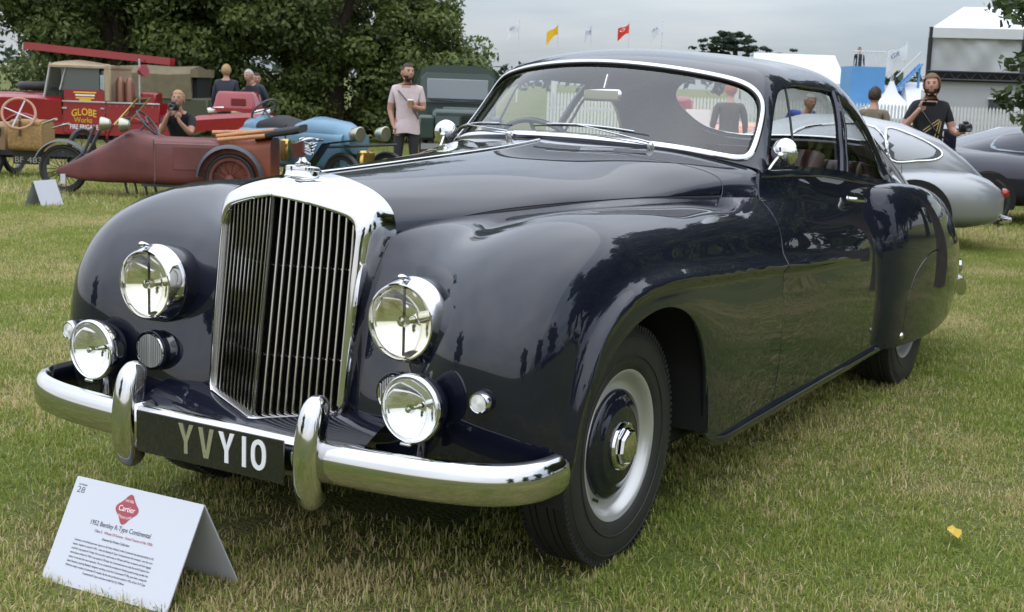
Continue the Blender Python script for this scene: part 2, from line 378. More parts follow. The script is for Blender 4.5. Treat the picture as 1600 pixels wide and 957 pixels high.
# ---- bonnet and scuttle
def r0(y):
    i = basis(S1.U, np.linspace(S1.U[4], S1.U[11], 400)) @ S1.C[:, 0]; k = np.argsort(i[:, 1]); i = i[k]
    return np.array([np.interp(y, i[:, 1], i[:, 0]), y, np.interp(y, i[:, 1], i[:, 2])])
BN = [
 [(0,-.425,1.098),(.105,-.425,1.086),(.195,-.425,1.058),(.250,-.427,1.018),(.275,-.43,.98),tuple(r0(-.43))],
 [(0,-.1,1.112),(.14,-.1,1.099),(.250,-.1,1.068),(.320,-.1,1.033),(.350,-.1,1.012),tuple(r0(-.10))],
 [(0,.25,1.129),(.18,.25,1.116),(.32,.25,1.085),(.405,.25,1.05),(.437,.25,1.028),tuple(r0(.25))],
 [(0,.6,1.148),(.22,.62,1.135),(.40,.66,1.102),(.51,.69,1.06),(.55,.70,1.032),tuple(r0(.70))],
 [(0,.78,1.162),(.25,.81,1.150),(.46,.89,1.122),(.58,.95,1.082),(.625,.96,1.045),tuple(r0(.96))],
 [(0,.905,1.174),(.28,.952,1.164),(.50,1.085,1.139),(.645,1.235,1.094),(.699,1.235,1.058),tuple(r0(1.165))],
]
S2 = Surf(BN)
BONREAR = crom([(0, .79), (.2, .795), (.375, .832), (.458, .878), (.528, .938), (.585, .992), (.625, 1.018), (.645, 1.01), (.648, .979), (.645, .921)], 8)
def bonrear(P):
    q = np.vstack([BONREAR, [(.72, .80), (.72, -.6), (-.1, -.6), (-.1, .80)]]); return sdpoly(P[:, 0:2], q)
seam0 = lambda p: abs(p[0]) < .004
def bonnet_mesh(name, clips, flange):
    A, polys = trim(S2, 90, 44, clips); P = S2.ev(A[:, 0], A[:, 1]); N = -S2.nrm(A[:, 0], A[:, 1]); polys = [p[::-1] for p in polys]
    n = len(P); V = np.vstack([P, P*[-1, 1, 1]]); NN = np.vstack([N, N*[-1, 1, 1]]); F = polys+[tuple(i+n for i in p[::-1]) for p in polys]
    V = list(V); NN = list(NN); cnt = {}
    for p in F:
        for a in range(len(p)):
            i, j = p[a], p[(a+1) % len(p)]; cnt.setdefault((min(i, j), max(i, j)), []).append((i, j))
    for e in cnt.values():
        if len(e) == 1:
            i, j = e[0]
            if abs(V[i][0]) < .003 and abs(V[j][0]) < .003: continue
            s_ = np.cross(V[j]-V[i], NN[i]); l = np.linalg.norm(s_)
            if l < 1e-9: continue
            s_ = s_/l; b = len(V); V += [V[j], V[i], V[i]-NN[i]*flange, V[j]-NN[j]*flange]; NN += [NN[j]*.7+s_*.7, NN[i]*.7+s_*.7, s_, s_]; F.append((b, b+1, b+2, b+3))
    return mesh_obj(name, V, F, navy, car, True, NN)
vend = S2.V[-1]
bon = bonnet_mesh('bonnet', [lambda P, A: bonrear(P)-.0026, lambda P, A: vend-.009-A[:, 1]], .016)
bonnet_mesh('scuttle', [lambda P, A: -bonrear(P)-.0026], .01)
# black strip added under the bonnet shut line, standing in for the gap's shade
u_ = np.linspace(.0, S2.U[-1], 60); e_ = S2.ev(u_, np.full(60, vend-.002)); en = -S2.nrm(u_, np.full(60, vend-.002))
for s_ in (1, -1):
    mb = MB().tube(e_*[s_, 1, 1]-en*[s_, 1, 1]*.008, .006, 6); mb.build('bonnet_gap_shade', rubberblk, car)
# chrome strip down the middle of the bonnet
u_ = np.linspace(.02, S2.U[-1]-.12, 40); c_ = S2.ev(u_, np.zeros(40))*[0, 1, 1]
MB().loft(sweep(c_, np.tile([0, 0, 1.], (40, 1)), half_round(.014, .007))).build('bonnet_strip', chrome, bon)

# ---- cabin shell
GH = [
 [(0,.90,1.175),(.28,.947,1.166),(.50,1.08,1.141),(.648,1.245,1.099),(.685,1.275,1.085),(.710,1.288,1.068)],
 [(0,1.09,1.325),(.27,1.132,1.310),(.485,1.255,1.279),(.627,1.412,1.234),(.673,1.475,1.170),(.712,1.49,1.078)],
 [(0,1.31,1.462),(.26,1.345,1.448),(.462,1.44,1.424),(.594,1.565,1.376),(.658,1.66,1.240),(.717,1.69,1.065)],
 [(0,1.82,1.526),(.26,1.84,1.511),(.455,1.89,1.482),(.585,1.95,1.408),(.662,2.0,1.242),(.723,2.02,1.04)],
 [(0,2.35,1.522),(.26,2.35,1.507),(.455,2.37,1.474),(.585,2.4,1.388),(.672,2.42,1.205),(.730,2.42,1.003)],
 [(0,2.85,1.465),(.25,2.83,1.45),(.435,2.80,1.410),(.577,2.76,1.310),(.678,2.75,1.13),(.735,2.75,.966)],
 [(0,3.4,1.335),(.24,3.37,1.32),(.42,3.22,1.275),(.565,3.07,1.185),(.665,3.0,1.05),(.728,3.03,.94)],
 [(0,4.0,1.09),(.22,3.98,1.075),(.40,3.88,1.03),(.55,3.72,.97),(.645,3.60,.90),(.70,3.52,.86)],
 [(0,4.45,.78),(.2,4.43,.765),(.37,4.35,.73),(.50,4.22,.69),(.58,4.1,.66),(.63,4.05,.64)],
 [(0,4.56,.40),(.2,4.54,.40),(.37,4.48,.40),(.5,4.38,.39),(.58,4.26,.38),(.62,4.2,.37)],
]
GH = [[(-x, y, z) for x, y, z in r[:0:-1]]+r for r in GH]
S4 = Surf(GH); VC = S4.V[5]; VA = S4.V[8]-VC
def ws_f(A, grow=0.):
    u0, u1 = S4.U[0]+.016-grow, S4.U[2]-.004+grow; uc = (u0+u1)/2; a = (u1-u0)/2; b = VA-.012+grow
    t = (A[:, 0]-uc)/a; n = np.where(t > 0, 4.2, 10.0)
    return 1-(np.abs(t)**n+np.abs((A[:, 1]-VC)/b)**n)
def rw_f(A, grow=0.):
    uc = S4.U[6]+.06; return 1-(np.abs((A[:, 0]-uc)/(.47+grow))**2.8+np.abs((A[:, 1]-VC)/(.52+grow))**2.8)
SIDEW = crom([(1.36, 1.118), (1.43, 1.19), (1.56, 1.325), (1.66, 1.378), (1.9, 1.402), (2.2, 1.392), (2.45, 1.352), (2.66, 1.275), (2.82, 1.15), (2.90, 1.03), (2.88, .984), (2.6, 1.005), (2.13, 1.055), (1.7, 1.086), (1.42, 1.10)], 8, True)
def sw_f(P, A, g=0.):
    return np.where(np.abs(A[:, 1]-VC) > VA+.012, sdpoly(yz(P), SIDEW)+g, -1.)
holes = [lambda P, A: -ws_f(A), lambda P, A: -rw_f(A), lambda P, A: -sw_f(P, A)]
panel(S4, 'cabin_shell', navy, car, 120, 96, holes, flip=True, flange=.03)
panel(S4, 'headlining', lining, car, 90, 72, holes+[lambda P, A: S4.U[7]-A[:, 0]], flip=True, off=-.03, flange=0)
wsg = panel(S4, 'windscreen', wsglass, car, 70, 70, [lambda P, A: ws_f(A, .008)], ur=(0, S4.U[2]+.02), flip=True, off=-.006, flange=0)
panel(S4, 'rear_window', rearglass, car, 60, 60, [lambda P, A: rw_f(A, .008)], ur=(S4.U[4], S4.U[8]), flip=True, off=-.006, flange=0)
for s_ in (1, -1):
    panel(S4, 'side_window', sideglass, car, 90, 60, [lambda P, A: sw_f(P, A, .006)], ur=(0, S4.U[7]), vr=(VC, S4.V[-1]), flip=True, off=-.014, flange=0, mirror=s_ < 0)
def loop_from(f, n=220, c=None, rad=1.2):
    out = []
    for k in range(n):
        t = 2*PI*k/n; d = np.array([math.sin(t), math.cos(t)]); lo, hi = 0, rad
        for _ in range(26):
            md = (lo+hi)/2; q = c+d*md
            ok = f(q[None])[0] > 0
            lo, hi = (md, hi) if ok else (lo, md)
        out.append(c+d*lo)
    return np.array(out)
def frame_strip(f, c, w, h, mt, name, parent, n=220, lift=.001):
    q = loop_from(f, n, np.array(c)); seg = np.linalg.norm(np.diff(np.vstack([q, q[:1]]), axis=0), axis=1); L = np.r_[0, np.cumsum(seg)]; t = np.linspace(0, L[-1], n, endpoint=False)
    q = np.stack([np.interp(t, L, np.r_[q[:, k], q[0, k]]) for k in (0, 1)], 1)
    P = S4.ev(q[:, 0], q[:, 1]); N = -S4.nrm(np.clip(q[:, 0], .002, None), q[:, 1])
    return MB().loft(sweep(P+N*lift, N, half_round(w, h), True), closed=True, caps=False).build(name, mt, parent)
uc = (S4.U[0]+S4.U[2])/2
frame_strip(lambda q: ws_f(q), (uc, VC), .026, .008, chrome, 'windscreen_surround', wsg)
frame_strip(lambda q: ws_f(q, -.012), (uc, VC), .012, .004, rubberblk, 'windscreen_rubber', wsg)
frame_strip(lambda q: rw_f(q), (S4.U[6]+.06, VC), .018, .006, chrome, 'rear_window_surround', car)
# pillars and vent divider inside the side windows
def on_side(y, z):
    g = np.stack(np.meshgrid(np.linspace(0, S4.U[7], 160), np.linspace(S4.V[8], S4.V[10], 60), indexing='ij'), -1).reshape(-1, 2)
    P = S4.ev(g[:, 0], g[:, 1]); k = np.argmin((P[:, 1]-y)**2+(P[:, 2]-z)**2); return P[k]
for s_ in (1, -1):
    for nm, a, b, w in (('door_pillar', (2.335, 1.375), (2.16, 1.045), .034), ('quarter_pillar', (2.40, 1.36), (2.235, 1.04), .014), ('vent_divider', (1.72, 1.385), (1.60, 1.085), .010)):
        n_ = 8; pts = []
        for t in np.linspace(0, 1, n_):
            p = on_side(a[0]+(b[0]-a[0])*t, a[1]+(b[1]-a[1])*t); pts.append(p*[s_, 1, 1]-np.array([s_*.008, 0, 0]))
        MB().tube(crom(pts, 2), w/2, 8).build(nm, navy if nm != 'vent_divider' else rubberblk, car)
# belt moulding under the side windows
yy = np.linspace(1.22, 2.86, 40); S1r = basis(SD.U, np.linspace(SD.U[1], SD.U[5], 300)) @ SD.C[:, 0]
bx = np.interp(yy, S1r[:, 1], S1r[:, 0]); bz = np.interp(yy, S1r[:, 1], S1r[:, 2])
for s_ in (1, -1):
    P = np.stack([bx*s_, yy, bz], 1); N = np.tile([s_*.92, 0, .38], (40, 1))
    MB().loft(sweep(P-np.array([s_*.006, 0, .004]), N, half_round(.030, .008))).build('belt_moulding', navy, car)

# ---- rear wings
RW = [
 (2.50, [(.725,.955),(.748,.905),(.772,.80),(.785,.62),(.785,.45),(.775,.235)]),
 (2.60, [(.735,.972),(.785,.948),(.832,.835),(.848,.62),(.846,.45),(.832,.238)]),
 (2.76, [(.72,.975),(.805,.962),(.866,.845),(.886,.62),(.886,.45),(.873,.238)]),
 (3.05, [(.70,.955),(.805,.95),(.878,.835),(.905,.62),(.906,.45),(.895,.238)]),
 (3.5, [(.665,.905),(.775,.895),(.858,.78),(.893,.60),(.895,.45),(.88,.245)]),
 (3.95, [(.61,.80),(.715,.79),(.798,.69),(.838,.55),(.84,.42),(.82,.275)]),
 (4.25, [(.54,.66),(.625,.655),(.69,.60),(.725,.50),(.73,.40),(.71,.30)]),
 (4.42, [(.44,.52),(.49,.52),(.54,.49),(.56,.44),(.565,.39),(.55,.33)]),
]
S5 = Surf([[(x, y, z) for x, z in r] for y, r in RW])
SPAT = crom([(2.735, .19), (2.738, .30), (2.748, .447), (2.815, .561), (2.973, .634), (3.147, .648), (3.305, .613), (3.424, .525), (3.502, .404), (3.56, .30), (3.59, .2)], 8)
SPAT = np.vstack([SPAT, [(3.59, .1), (2.735, .1)]])
for mir in (False, True):
    rw_ = panel(S5, 'rear_wing', navy, car, 90, 56, [lambda P, A: np.where(P[:, 0] > .8, -sdpoly(yz(P), SPAT)-.003, 1.)], flip=True, mirror=mir, flange=.012)
    panel(S5, 'wheel_spat', navy, rw_, 70, 56, [lambda P, A: np.where(P[:, 0] > .8, sdpoly(yz(P), SPAT)-.003, -1.)], flip=True, mirror=mir, flange=.012)
    s_ = -1 if mir else 1
    MB().lathe([(0, .012), (.012, .011), (.017, .006), (.019, 0)], (s_*.868, 2.735, .285), (s_, 0, 0), 18).build('jacking_cap', chrome, rw_)
# ---- sills
for s_ in (1, -1):
    ys = np.linspace(.545, 2.62, 24); xs = np.interp(ys, [.545, 1.0, 1.7, 2.62], [.835, .824, .812, .80])
    rings = []
    for y, x in zip(ys, xs):
        q_ = math.sqrt(min(1, max(0, (y-.545)/.16))); rings.append([(s_*(x+dx*(.5+.5*q_)), y, .268+(z-.268)*(.08+.92*q_)) for dx, z in ((-.05, .262), (-.004, .27), (.018, .256), (.021, .238), (.010, .220), (-.02, .198), (-.07, .192))])
    rings = rings if s_ > 0 else [r[::-1] for r in rings]
    MB().loft(rings).build('sill', navy, car, sharp=50)
# ---- dark chassis and floor box added to block light; wheel wells
mb = MB().box((0, 2.0, .27), (1.46, 4.6, .10), bevel=.03).box((0, .0, .45), (.62, 1.0, .35)); mb.build('chassis', black, car)
for s_ in (1, -1):
    ring = [(y, z) for y, z in crom([(-.49, .30), (-.485, .36), (-.43, .55), (-.31, .70), (-.14, .775), (.03, .795), (.2, .76), (.34, .68), (.43, .55), (.455, .42), (.465, .36), (.47, .30)], 5)]
    rr = [[(s_*x, y, z) for y, z in ring] for x in (.862, .80, .5)]
    MB().loft(rr, close_ring=False).add([(s_*.5, y, z) for y, z in ring]+[(s_*.5, 0, .28)], [(i, i+1, len(ring)) for i in range(len(ring)-1)]).build('wheel_well', black, car)
    MB().box((s_*.60, 3.05, .55), (.5, 1.0, .6)).build('rear_wheel_well', black, car) if False else None
MB().box((0, 1.0, .62), (1.30, .03, .75)).build('bulkhead', black, car)

# ---- wheels
def wheel(name, x, y, s_):
    w = bpy.data.objects.new(name, None); COL.objects.link(w); w.parent = car; w.location = (x*s_, y, .35)
    rt = .352; hw = .079
    prof = [(.214, -.060), (.222, -.070), (.245, -.079), (.285, -.0835), (.318, -.080), (.336, -.071), (.346, -.062)]
    tread = []
    for k, c in enumerate([-.052, -.033, -.014, .014, .033, .052][:]): pass
    edges = [-.060, -.040, -.036, -.020, -.016, .016, .020, .036, .040, .060]
    tr = []
    for i in range(0, len(edges), 2):
        tr += [(rt-.0012*abs(edges[i])/.06*3, edges[i]), (rt-.0012*abs(edges[i+1])/.06*3, edges[i+1])]
        if i+2 < len(edges): tr += [(rt-.010, edges[i+1]+.0005), (rt-.010, edges[i+2]-.0005)]
    pr = prof+tr+[(r, -h) for r, h in prof[::-1]]
    mb = MB().lathe(pr, (0, 0, 0), (s_, 0, 0), 96)
    for k in range(110):      # shoulder serrations
        a = 2*PI*k/110
        for sd_ in (-1, 1):
            c = (sd_*.0655, math.cos(a)*.3425, math.sin(a)*.3425)
            mb.box(c, (.016, .0095, .016), rot=(a-PI/2, 0, 0))
    for rr_ in (.262, .318):
        mb.lathe([(rr_+.0025*math.cos(t), .0820-(.003 if rr_ > .3 else 0)+.0025*math.sin(t)) for t in np.linspace(0, 2*PI, 7)[:-1]], (0, 0, 0), (s_, 0, 0), 96, closed=True)
    mb.build('tyre', rubber, w, sharp=30)
    MB().lathe([(.205, -.06), (.2225, -.066), (.2225, -.06), (.2, -.03), (.2, .03), (.2225, .060), (.2245, .066), (.2215, .071), (.215, .070), (.207, .064), (.199, .052), (.192, .042), (.182, .036), (.170, .036), (.160, .042), (.15, .046)], (0, 0, 0), (s_, 0, 0), 72).build('rim', silverp, w, sharp=60)
    MB().lathe([(.1605, .034), (.162, .048), (.1575, .055), (.14, .060), (.118, .065), (.113, .070), (.107, .070), (.09, .072), (.06, .076)], (0, 0, 0), (s_, 0, 0), 72).build('wheel_disc', navy, w, sharp=50)
    mb = MB().lathe([(.072, .066), (.073, .078), (.070, .085), (.064, .087), (.056, .086)], (0, 0, 0), (s_, 0, 0), 48)
    rings = []
    for r, h in ((.0575, .080), (.054, .095), (.048, .102), (.038, .105)):
        rings.append([(s_*h, math.cos(2*PI*k/8+.2)*r, math.sin(2*PI*k/8+.2)*r) for k in range(8)])
    rings.append([(s_*.106, math.cos(2*PI*k/8+.2)*.028, math.sin(2*PI*k/8+.2)*.028) for k in range(8)])
    mb.loft(rings if s_ > 0 else [r[::-1] for r in rings]); mb.build('hub_cap', chrome, w, sharp=25)
    MB().tube([(s_*.040, -.10, -.142), (s_*.056, -.102, -.145)], .0045, 8).build('valve', rubberblk, w)
    return w
for s_ in (1, -1):
    wheel('front_wheel', .715, 0, s_); wheel('rear_wheel', .745, 3.048, s_)
# ---- lettering helper: text as a thin solid lying in the ax, ay plane
def text_mesh(txt, height, ax, ay, org, depth=.002, align='LEFT', width=None, spacing=1.0, shear=0., offset=0.):
    cu = bpy.data.curves.new('txt', 'FONT'); cu.body = txt; cu.size = 1; cu.extrude = .5; cu.align_x = 'LEFT'; cu.space_character = spacing; cu.shear = shear; cu.resolution_u = 3; cu.offset = offset
    ob = bpy.data.objects.new('txt', cu); COL.objects.link(ob); dg = bpy.context.evaluated_depsgraph_get(); me = bpy.data.meshes.new_from_object(ob.evaluated_get(dg))
    V = np.array([v.co[:] for v in me.vertices]); F = [tuple(p.vertices) for p in me.polygons]
    bpy.data.objects.remove(ob); bpy.data.curves.remove(cu); bpy.data.meshes.remove(me)
    V[:, 0] -= V[:, 0].min(); k = height/.72; w = V[:, 0].max()*k
    sx = k if width is None else k*width/w; w = V[:, 0].max()*sx
    o = {'LEFT': 0, 'CENTER': -w/2, 'RIGHT': -w}[align]
    ax = np.array(ax, float); ay = np.array(ay, float); az = np.cross(ax, ay)
    P = np.array(org)+np.outer(V[:, 0]*sx+o, ax)+np.outer(V[:, 1]*k, ay)+np.outer((V[:, 2]+.5)*depth, az)
    return P, F
# ---- radiator shell
IN = [(0,-.690,.450),(.06,-.668,.457),(.13,-.640,.466),(.20,-.612,.476),(.222,-.602,.488),(.226,-.592,.55),(.229,-.575,.70),(.232,-.556,.85),(.2335,-.546,.925),(.231,-.542,.962),(.215,-.542,.990),(.18,-.552,1.006),(.10,-.578,1.027),(.03,-.601,1.041),(0,-.611,1.045)]
OU = [(0,-.697,.440),(.06,-.675,.447),(.13,-.647,.456),(.205,-.617,.466),(.231,-.605,.482),(.2355,-.594,.55),(.239,-.577,.70),(.2425,-.558,.85),(.245,-.548,.925),(.2445,-.542,.972),(.230,-.540,1.004),(.186,-.548,1.023),(.102,-.571,1.044),(.03,-.592,1.058),(0,-.601,1.062)]
MI = [(0,-.66,.43),(.06,-.65,.437),(.13,-.62,.446),(.205,-.60,.456),(.238,-.59,.476),(.247,-.575,.55),(.255,-.553,.70),(.265,-.523,.85),(.270,-.505,.925),(.272,-.495,.982),(.254,-.492,1.030),(.198,-.497,1.060),(.105,-.512,1.084),(.03,-.523,1.095),(0,-.528,1.098)]
RE = [(0,-.60,.43),(.06,-.60,.437),(.13,-.59,.446),(.19,-.57,.456),(.225,-.55,.476),(.240,-.54,.55),(.256,-.51,.70),(.272,-.46,.85),(.281,-.43,.925),(.282,-.427,.972),(.260,-.422,1.022),(.200,-.420,1.064),(.107,-.418,1.092),(.03,-.418,1.102),(0,-.418,1.104)]
def full(h): return h+[(-x, y, z) for x, y, z in h[-2:0:-1]]
def smoothloop(h, n=4):
    f = full(h); return crom(f, n, True)
def lerp(a, b, t): return [tuple(np.array(p)*(1-t)+np.array(q)*t) for p, q in zip(a, b)]
bk = [(x*.985, y+.05, z+(.004 if z < .6 else -.004)) for x, y, z in IN]
lip = [tuple(np.array(p)*.5+np.array(q)*.5+np.array([0, -.006, 0])) for p, q in zip(IN, OU)]
md = [tuple(np.array(p)*.5+np.array(q)*.5+np.array([.004 if p[0] > .15 else 0, -.004, .006 if p[2] > .95 else 0])) for p, q in zip(OU, MI)]
shell = MB().loft([smoothloop(r) for r in (bk, IN, lip, OU, md, MI, lerp(MI, RE, .5), RE)][::-1], caps=False).build('radiator_shell', chrome, car, sharp=70)
def ygr(x, z):
    yc = np.interp(z, [.45, 1.045], [-.690, -.611]); ys = np.interp(z, [.486, .93, 1.0], [-.602, -.546, -.541]); t = min(1, abs(x)/.232); return yc+(ys-yc)*t
def zlim(x):
    h = np.array(IN); lo = h[:5]; hi = h[9:][::-1]; return np.interp(abs(x), lo[:, 0], lo[:, 2]), np.interp(abs(x), hi[:, 0], hi[:, 2])
vane_m = mat('grille_vane_chrome', (.40, .39, .36), .15, 1)
for k in range(-11, 12):
    x = k*.0199; lo, hi = zlim(x); zs = np.linspace(lo-.002, hi+.002, 7); w = .0070 if k else .0062; rings = []
    sl = 0 if k == 0 else math.copysign(.36, k)
    for z in zs:
        y = ygr(x, z)+(.013 if k else .004); c = np.array([x, y, z]); d = np.array([math.cos(sl), math.sin(abs(sl))*np.sign(x), 0]) if k else np.array([1., 0, 0]); nr = np.array([0, 1., 0])
        rings.append([c-d*w*.5+nr*.004, c-d*w*.25, c+d*w*.25, c+d*w*.5+nr*.004, c+d*w*.4+nr*.030, c-d*w*.4+nr*.030])
    MB().loft(rings).build('grille_vane', vane_m, shell)
for z in (.61, .855):
    MB().tube([(x, ygr(x, z)+.036, z) for x in np.linspace(-.225, .225, 9)], .0018, 6).build('grille_tie_rod', satin, shell)
MB().loft([[(x*.99, y+.055, z) for x, y, z in smoothloop(IN, 2)], [(x*.99, y+.06, z) for x, y, z in smoothloop(IN, 2)]]).build('radiator_core', black, shell)
# filler cap and winged mascot
cap = MB().lathe([(0, -.012), (.049, -.012), (.050, .0), (.047, .004), (.046, .016), (.0485, .018), (.0485, .026), (.045, .029), (.03, .032), (0, .033)], (0, -.485, 1.092), (0, .1, 1), 40).build('filler_cap', chrome, shell, sharp=35)
mas = MB()
mas.lathe([(.022, 0), (.022, .006), (.017, .008), (.012, .012), (.008, .022)], (0, -.482, 1.124), (0, 0, 1), 18)
mas.loft([[(-.006, -.512+.0, 1.146), (.006, -.512, 1.146), (.006, -.478, 1.146), (-.006, -.478, 1.146)], [(-.006, -.524, 1.190), (.006, -.524, 1.190), (.006, -.484, 1.190), (-.006, -.484, 1.190)]])
mo = mas.build('mascot', chrome, shell)
Vt, Ft = text_mesh('B', .034, (0, -.98, .0), (0, -.2, .98), (.0062, -.483, 1.151), .003, width=.026); mesh_obj('mascot_letter', Vt, Ft, chrome, shell, False)
MB().box((.0, -.501, 1.168), (.0145, .036, .040), rot=(.20, 0, 0)).build('mascot_letter_back', mat('oxide_red', (.10, .03, .02), .35), shell)
mw = MB()
for sx in (1, -1):
    mw.tube(crom([(sx*.006, -.492, 1.192), (sx*.010, -.470, 1.196), (sx*.016, -.440, 1.193), (sx*.018, -.418, 1.191)], 4), [.004]*5+[.0045]*5+[.003]*3, 8)
    for f in range(4):
        mw.tube(crom([(sx*.006, -.486, 1.184-f*.007), (sx*.011, -.466+.002*f, 1.180-f*.008), (sx*(.015-f*.001), -.436-f*.006, 1.187-f*.009)], 4), [.0055]*6+[.004, .003, .002], 8)
mw.build('mascot_wing', chrome, shell)
# ---- apron under the grille
rows = []
xs = np.linspace(-.40, .40, 33)
for t in np.linspace(0, 1, 8):
    row = []
    for x in xs:
        ax_ = abs(x); yt = np.interp(ax_, [0, .05, .22, .30, .40], [-.683, -.665, -.595, -.575, -.575]); zt = np.interp(ax_, [0, .05, .22, .3, .40], [.444, .452, .474, .484, .484])
        yb = -.785+.10*ax_**2; zb = .395
        row.append((x, yt+(yb-yt)*t, zt+(zb-zt)*(t**1.6)))
    rows.append(row)
MB().loft(rows[::-1], close_ring=False).build('front_apron', navy, car, smooth=True)
# ---- lamps
def lamp_root(name, s_):
    return None
ribl = mat('ribbed_lens', (.75, .75, .72), .18, spec=.8)
for s_ in (1, -1):
    # headlamp
    o = (.452*s_, -.633, .757); hl = MB().lathe([(.1125, .040), (.113, .06), (.108, .10), (.095, .15), (.07, .20), (.03, .235)], o, (0, 1, 0), 48).build('headlamp', navy, car, sharp=50)
    MB().lathe([(.0925, .012), (.0935, -.002), (.0965, -.008), (.1005, -.007), (.104, .001), (.1085, .016), (.1125, .034), (.1145, .040), (.1145, .048), (.110, .05)], o, (0, 1, 0), 56).build('bezel', chrome, hl, sharp=50)
    MB().lathe([(.094, .004), (.085, -.004), (.06, -.012), (.03, -.016), (0, -.0175)], o, (0, 1, 0), 48).build('lens', lensglass, hl)
    MB().lathe([(.094, .004)]+[(r, .046-.046*(r/.094)**2+.006) for r in np.linspace(.092, .012, 14)]+[(0, .052)], o, (0, 1, 0), 48).build('reflector', reflector, hl)
    MB().lathe([(.0, -.004), (.012, -.002), (.016, .006), (.015, .018), (.010, .03), (.010, .05)], o, (0, 1, 0), 20).build('bulb_shield', chrome, hl)
    MB().box((o[0], o[1]+.012, o[2]), (.005, .006, .176)).build('centre_bar', mat('dark_bar', (.03, .028, .02), .4), hl)
    MB().box((o[0]+.004*s_, o[1]+.006, o[2]+.112), (.020, .05, .014), rot=(-.35, 0, 0), bevel=.005).build('bezel_clip', chrome, hl)
    # fog lamp
    o = (.561*s_, -.742, .566); fg = MB().lathe([(.083, .016), (.084, .024), (.080, .045), (.066, .075), (.04, .095), (0, .102)], o, (0, 1, 0), 44).build('fog_lamp', navy, car, sharp=50)
    MB().lathe([(.079, .008), (.080, -.003), (.083, -.006), (.087, -.003), (.0885, .006), (.0875, .018), (.083, .02)], o, (0, 1, 0), 52).build('bezel', chrome, fg, sharp=50)
    MB().lathe([(.080, .002), (.07, -.007), (.045, -.015), (.02, -.0185), (0, -.019)], o, (0, 1, 0), 44).build('lens', lensglass, fg)
    MB().lathe([(.080, .002)]+[(r, .045-.045*(r/.08)**2+.004) for r in np.linspace(.078, .010, 12)]+[(0, .049)], o, (0, 1, 0), 44).build('reflector', mat('fog_reflector', (.90, .91, .90), .07, 1), fg)
    MB().lathe([(0, -.012), (.008, -.010), (.012, -.002), (.011, .008), (.006, .016), (.006, .045)], o, (0, 1, 0), 18).build('bulb_shield', chrome, fg)
    MB().tube([(o[0], o[1]+.045, o[2]-.07), (o[0]+.004, o[1]+.05, o[2]-.10), (o[0]+.004, o[1]+.05, o[2]-.135)], [.012, .013, .018], 12).box((o[0]-.012, o[1]+.004, o[2]-.092), (.034, .014, .009), bevel=.003).build('lamp_bracket', chrome, fg)
    # side lamp
    o = (.722*s_, -.681, .595); sl = MB().lathe([(.027, .010), (.0275, .03), (.024, .06), (.015, .085)], o, (0, 1, 0), 28).build('side_lamp', navy, car)
    MB().lathe([(.0215, .006), (.022, -.003), (.025, -.004), (.028, .004), (.0285, .014), (.026, .016)], o, (0, 1, 0), 32).build('bezel', chrome, sl)
    lp = []
    for k in range(9): r = .0225-k*.0028; lp += [(r, .0-k*.0008), (r-.0014, -.0022-k*.0008)]
    MB().lathe(lp+[(0, -.008)], o, (0, 1, 0), 28).build('lens', ribl, sl, sharp=20)
    # horn grille
    o = (.437*s_, -.632, .563); hg = MB().lathe([(.047, .006), (.048, -.004), (.052, -.006), (.055, .0), (.0555, .010), (.056, .05)], o, (0, 1, 0), 36).build('horn_grille', chrome, car, sharp=50)
    MB().lathe([(.05, .018), (0, .018)], o, (0, 1, 0), 28).build('horn_dark_inside', black, hg)  # flat black disc standing in for the dark inside behind the bars
    for k in range(-6, 7):
        x = k*.0072; h = math.sqrt(max(0, .048**2-x*x)); MB().box((o[0]+x, o[1]-.001, o[2]), (.0034 if k else .007, .008, 2*h)).build('horn_bar', mat('horn_bar_metal', (.55, .55, .52), .35, .5), hg)
    MB().lathe([(.060, .02), (.0605, .0), (.058, -.001), (.0555, .002)], o, (0, 1, 0), 36).build('horn_cowl', navy, hg)
# ---- front bumper, overriders, number plate
bp = crom([(0, -.806), (.25, -.805), (.45, -.796), (.62, -.775), (.745, -.738), (.815, -.692), (.853, -.632), (.864, -.57), (.866, -.50)], 6)
path = np.vstack([bp[:0:-1]*[-1, 1], bp]); rings = []
n = len(path); arc = np.r_[0, np.cumsum(np.linalg.norm(np.diff(path, axis=0), axis=1))]
for i in range(n):
    d = path[min(i+1, n-1)]-path[max(i-1, 0)]; d /= np.linalg.norm(d); nr = np.array([d[1], -d[0]])
    e = min(arc[i], arc[-1]-arc[i]); k = math.sqrt(max(0., 1-(1-min(1, (e+.004)/.05))**2)); hz = .0535*k; dp = .036*(.35+.65*k)
    ring = []
    for a in np.linspace(-PI/2, PI/2, 13):
        oy = math.copysign(abs(math.cos(a))**.75, 1)*dp; zz = math.sin(a)*hz; ring.append((path[i][0]+nr[0]*oy, path[i][1]+nr[1]*oy, .408+zz))
    for a in np.linspace(PI/2, -PI/2, 5)[1:-1]: ring.append((path[i][0]-nr[0]*.012*k, path[i][1]-nr[1]*.012*k, .408+math.sin(a)*hz*.9))
    rings.append(ring[::-1])
bchrome = mat('bumper_chrome', (.60, .60, .60), .085, 1)
bum = MB().loft(rings).build('front_bumper', bchrome, car, sharp=60)
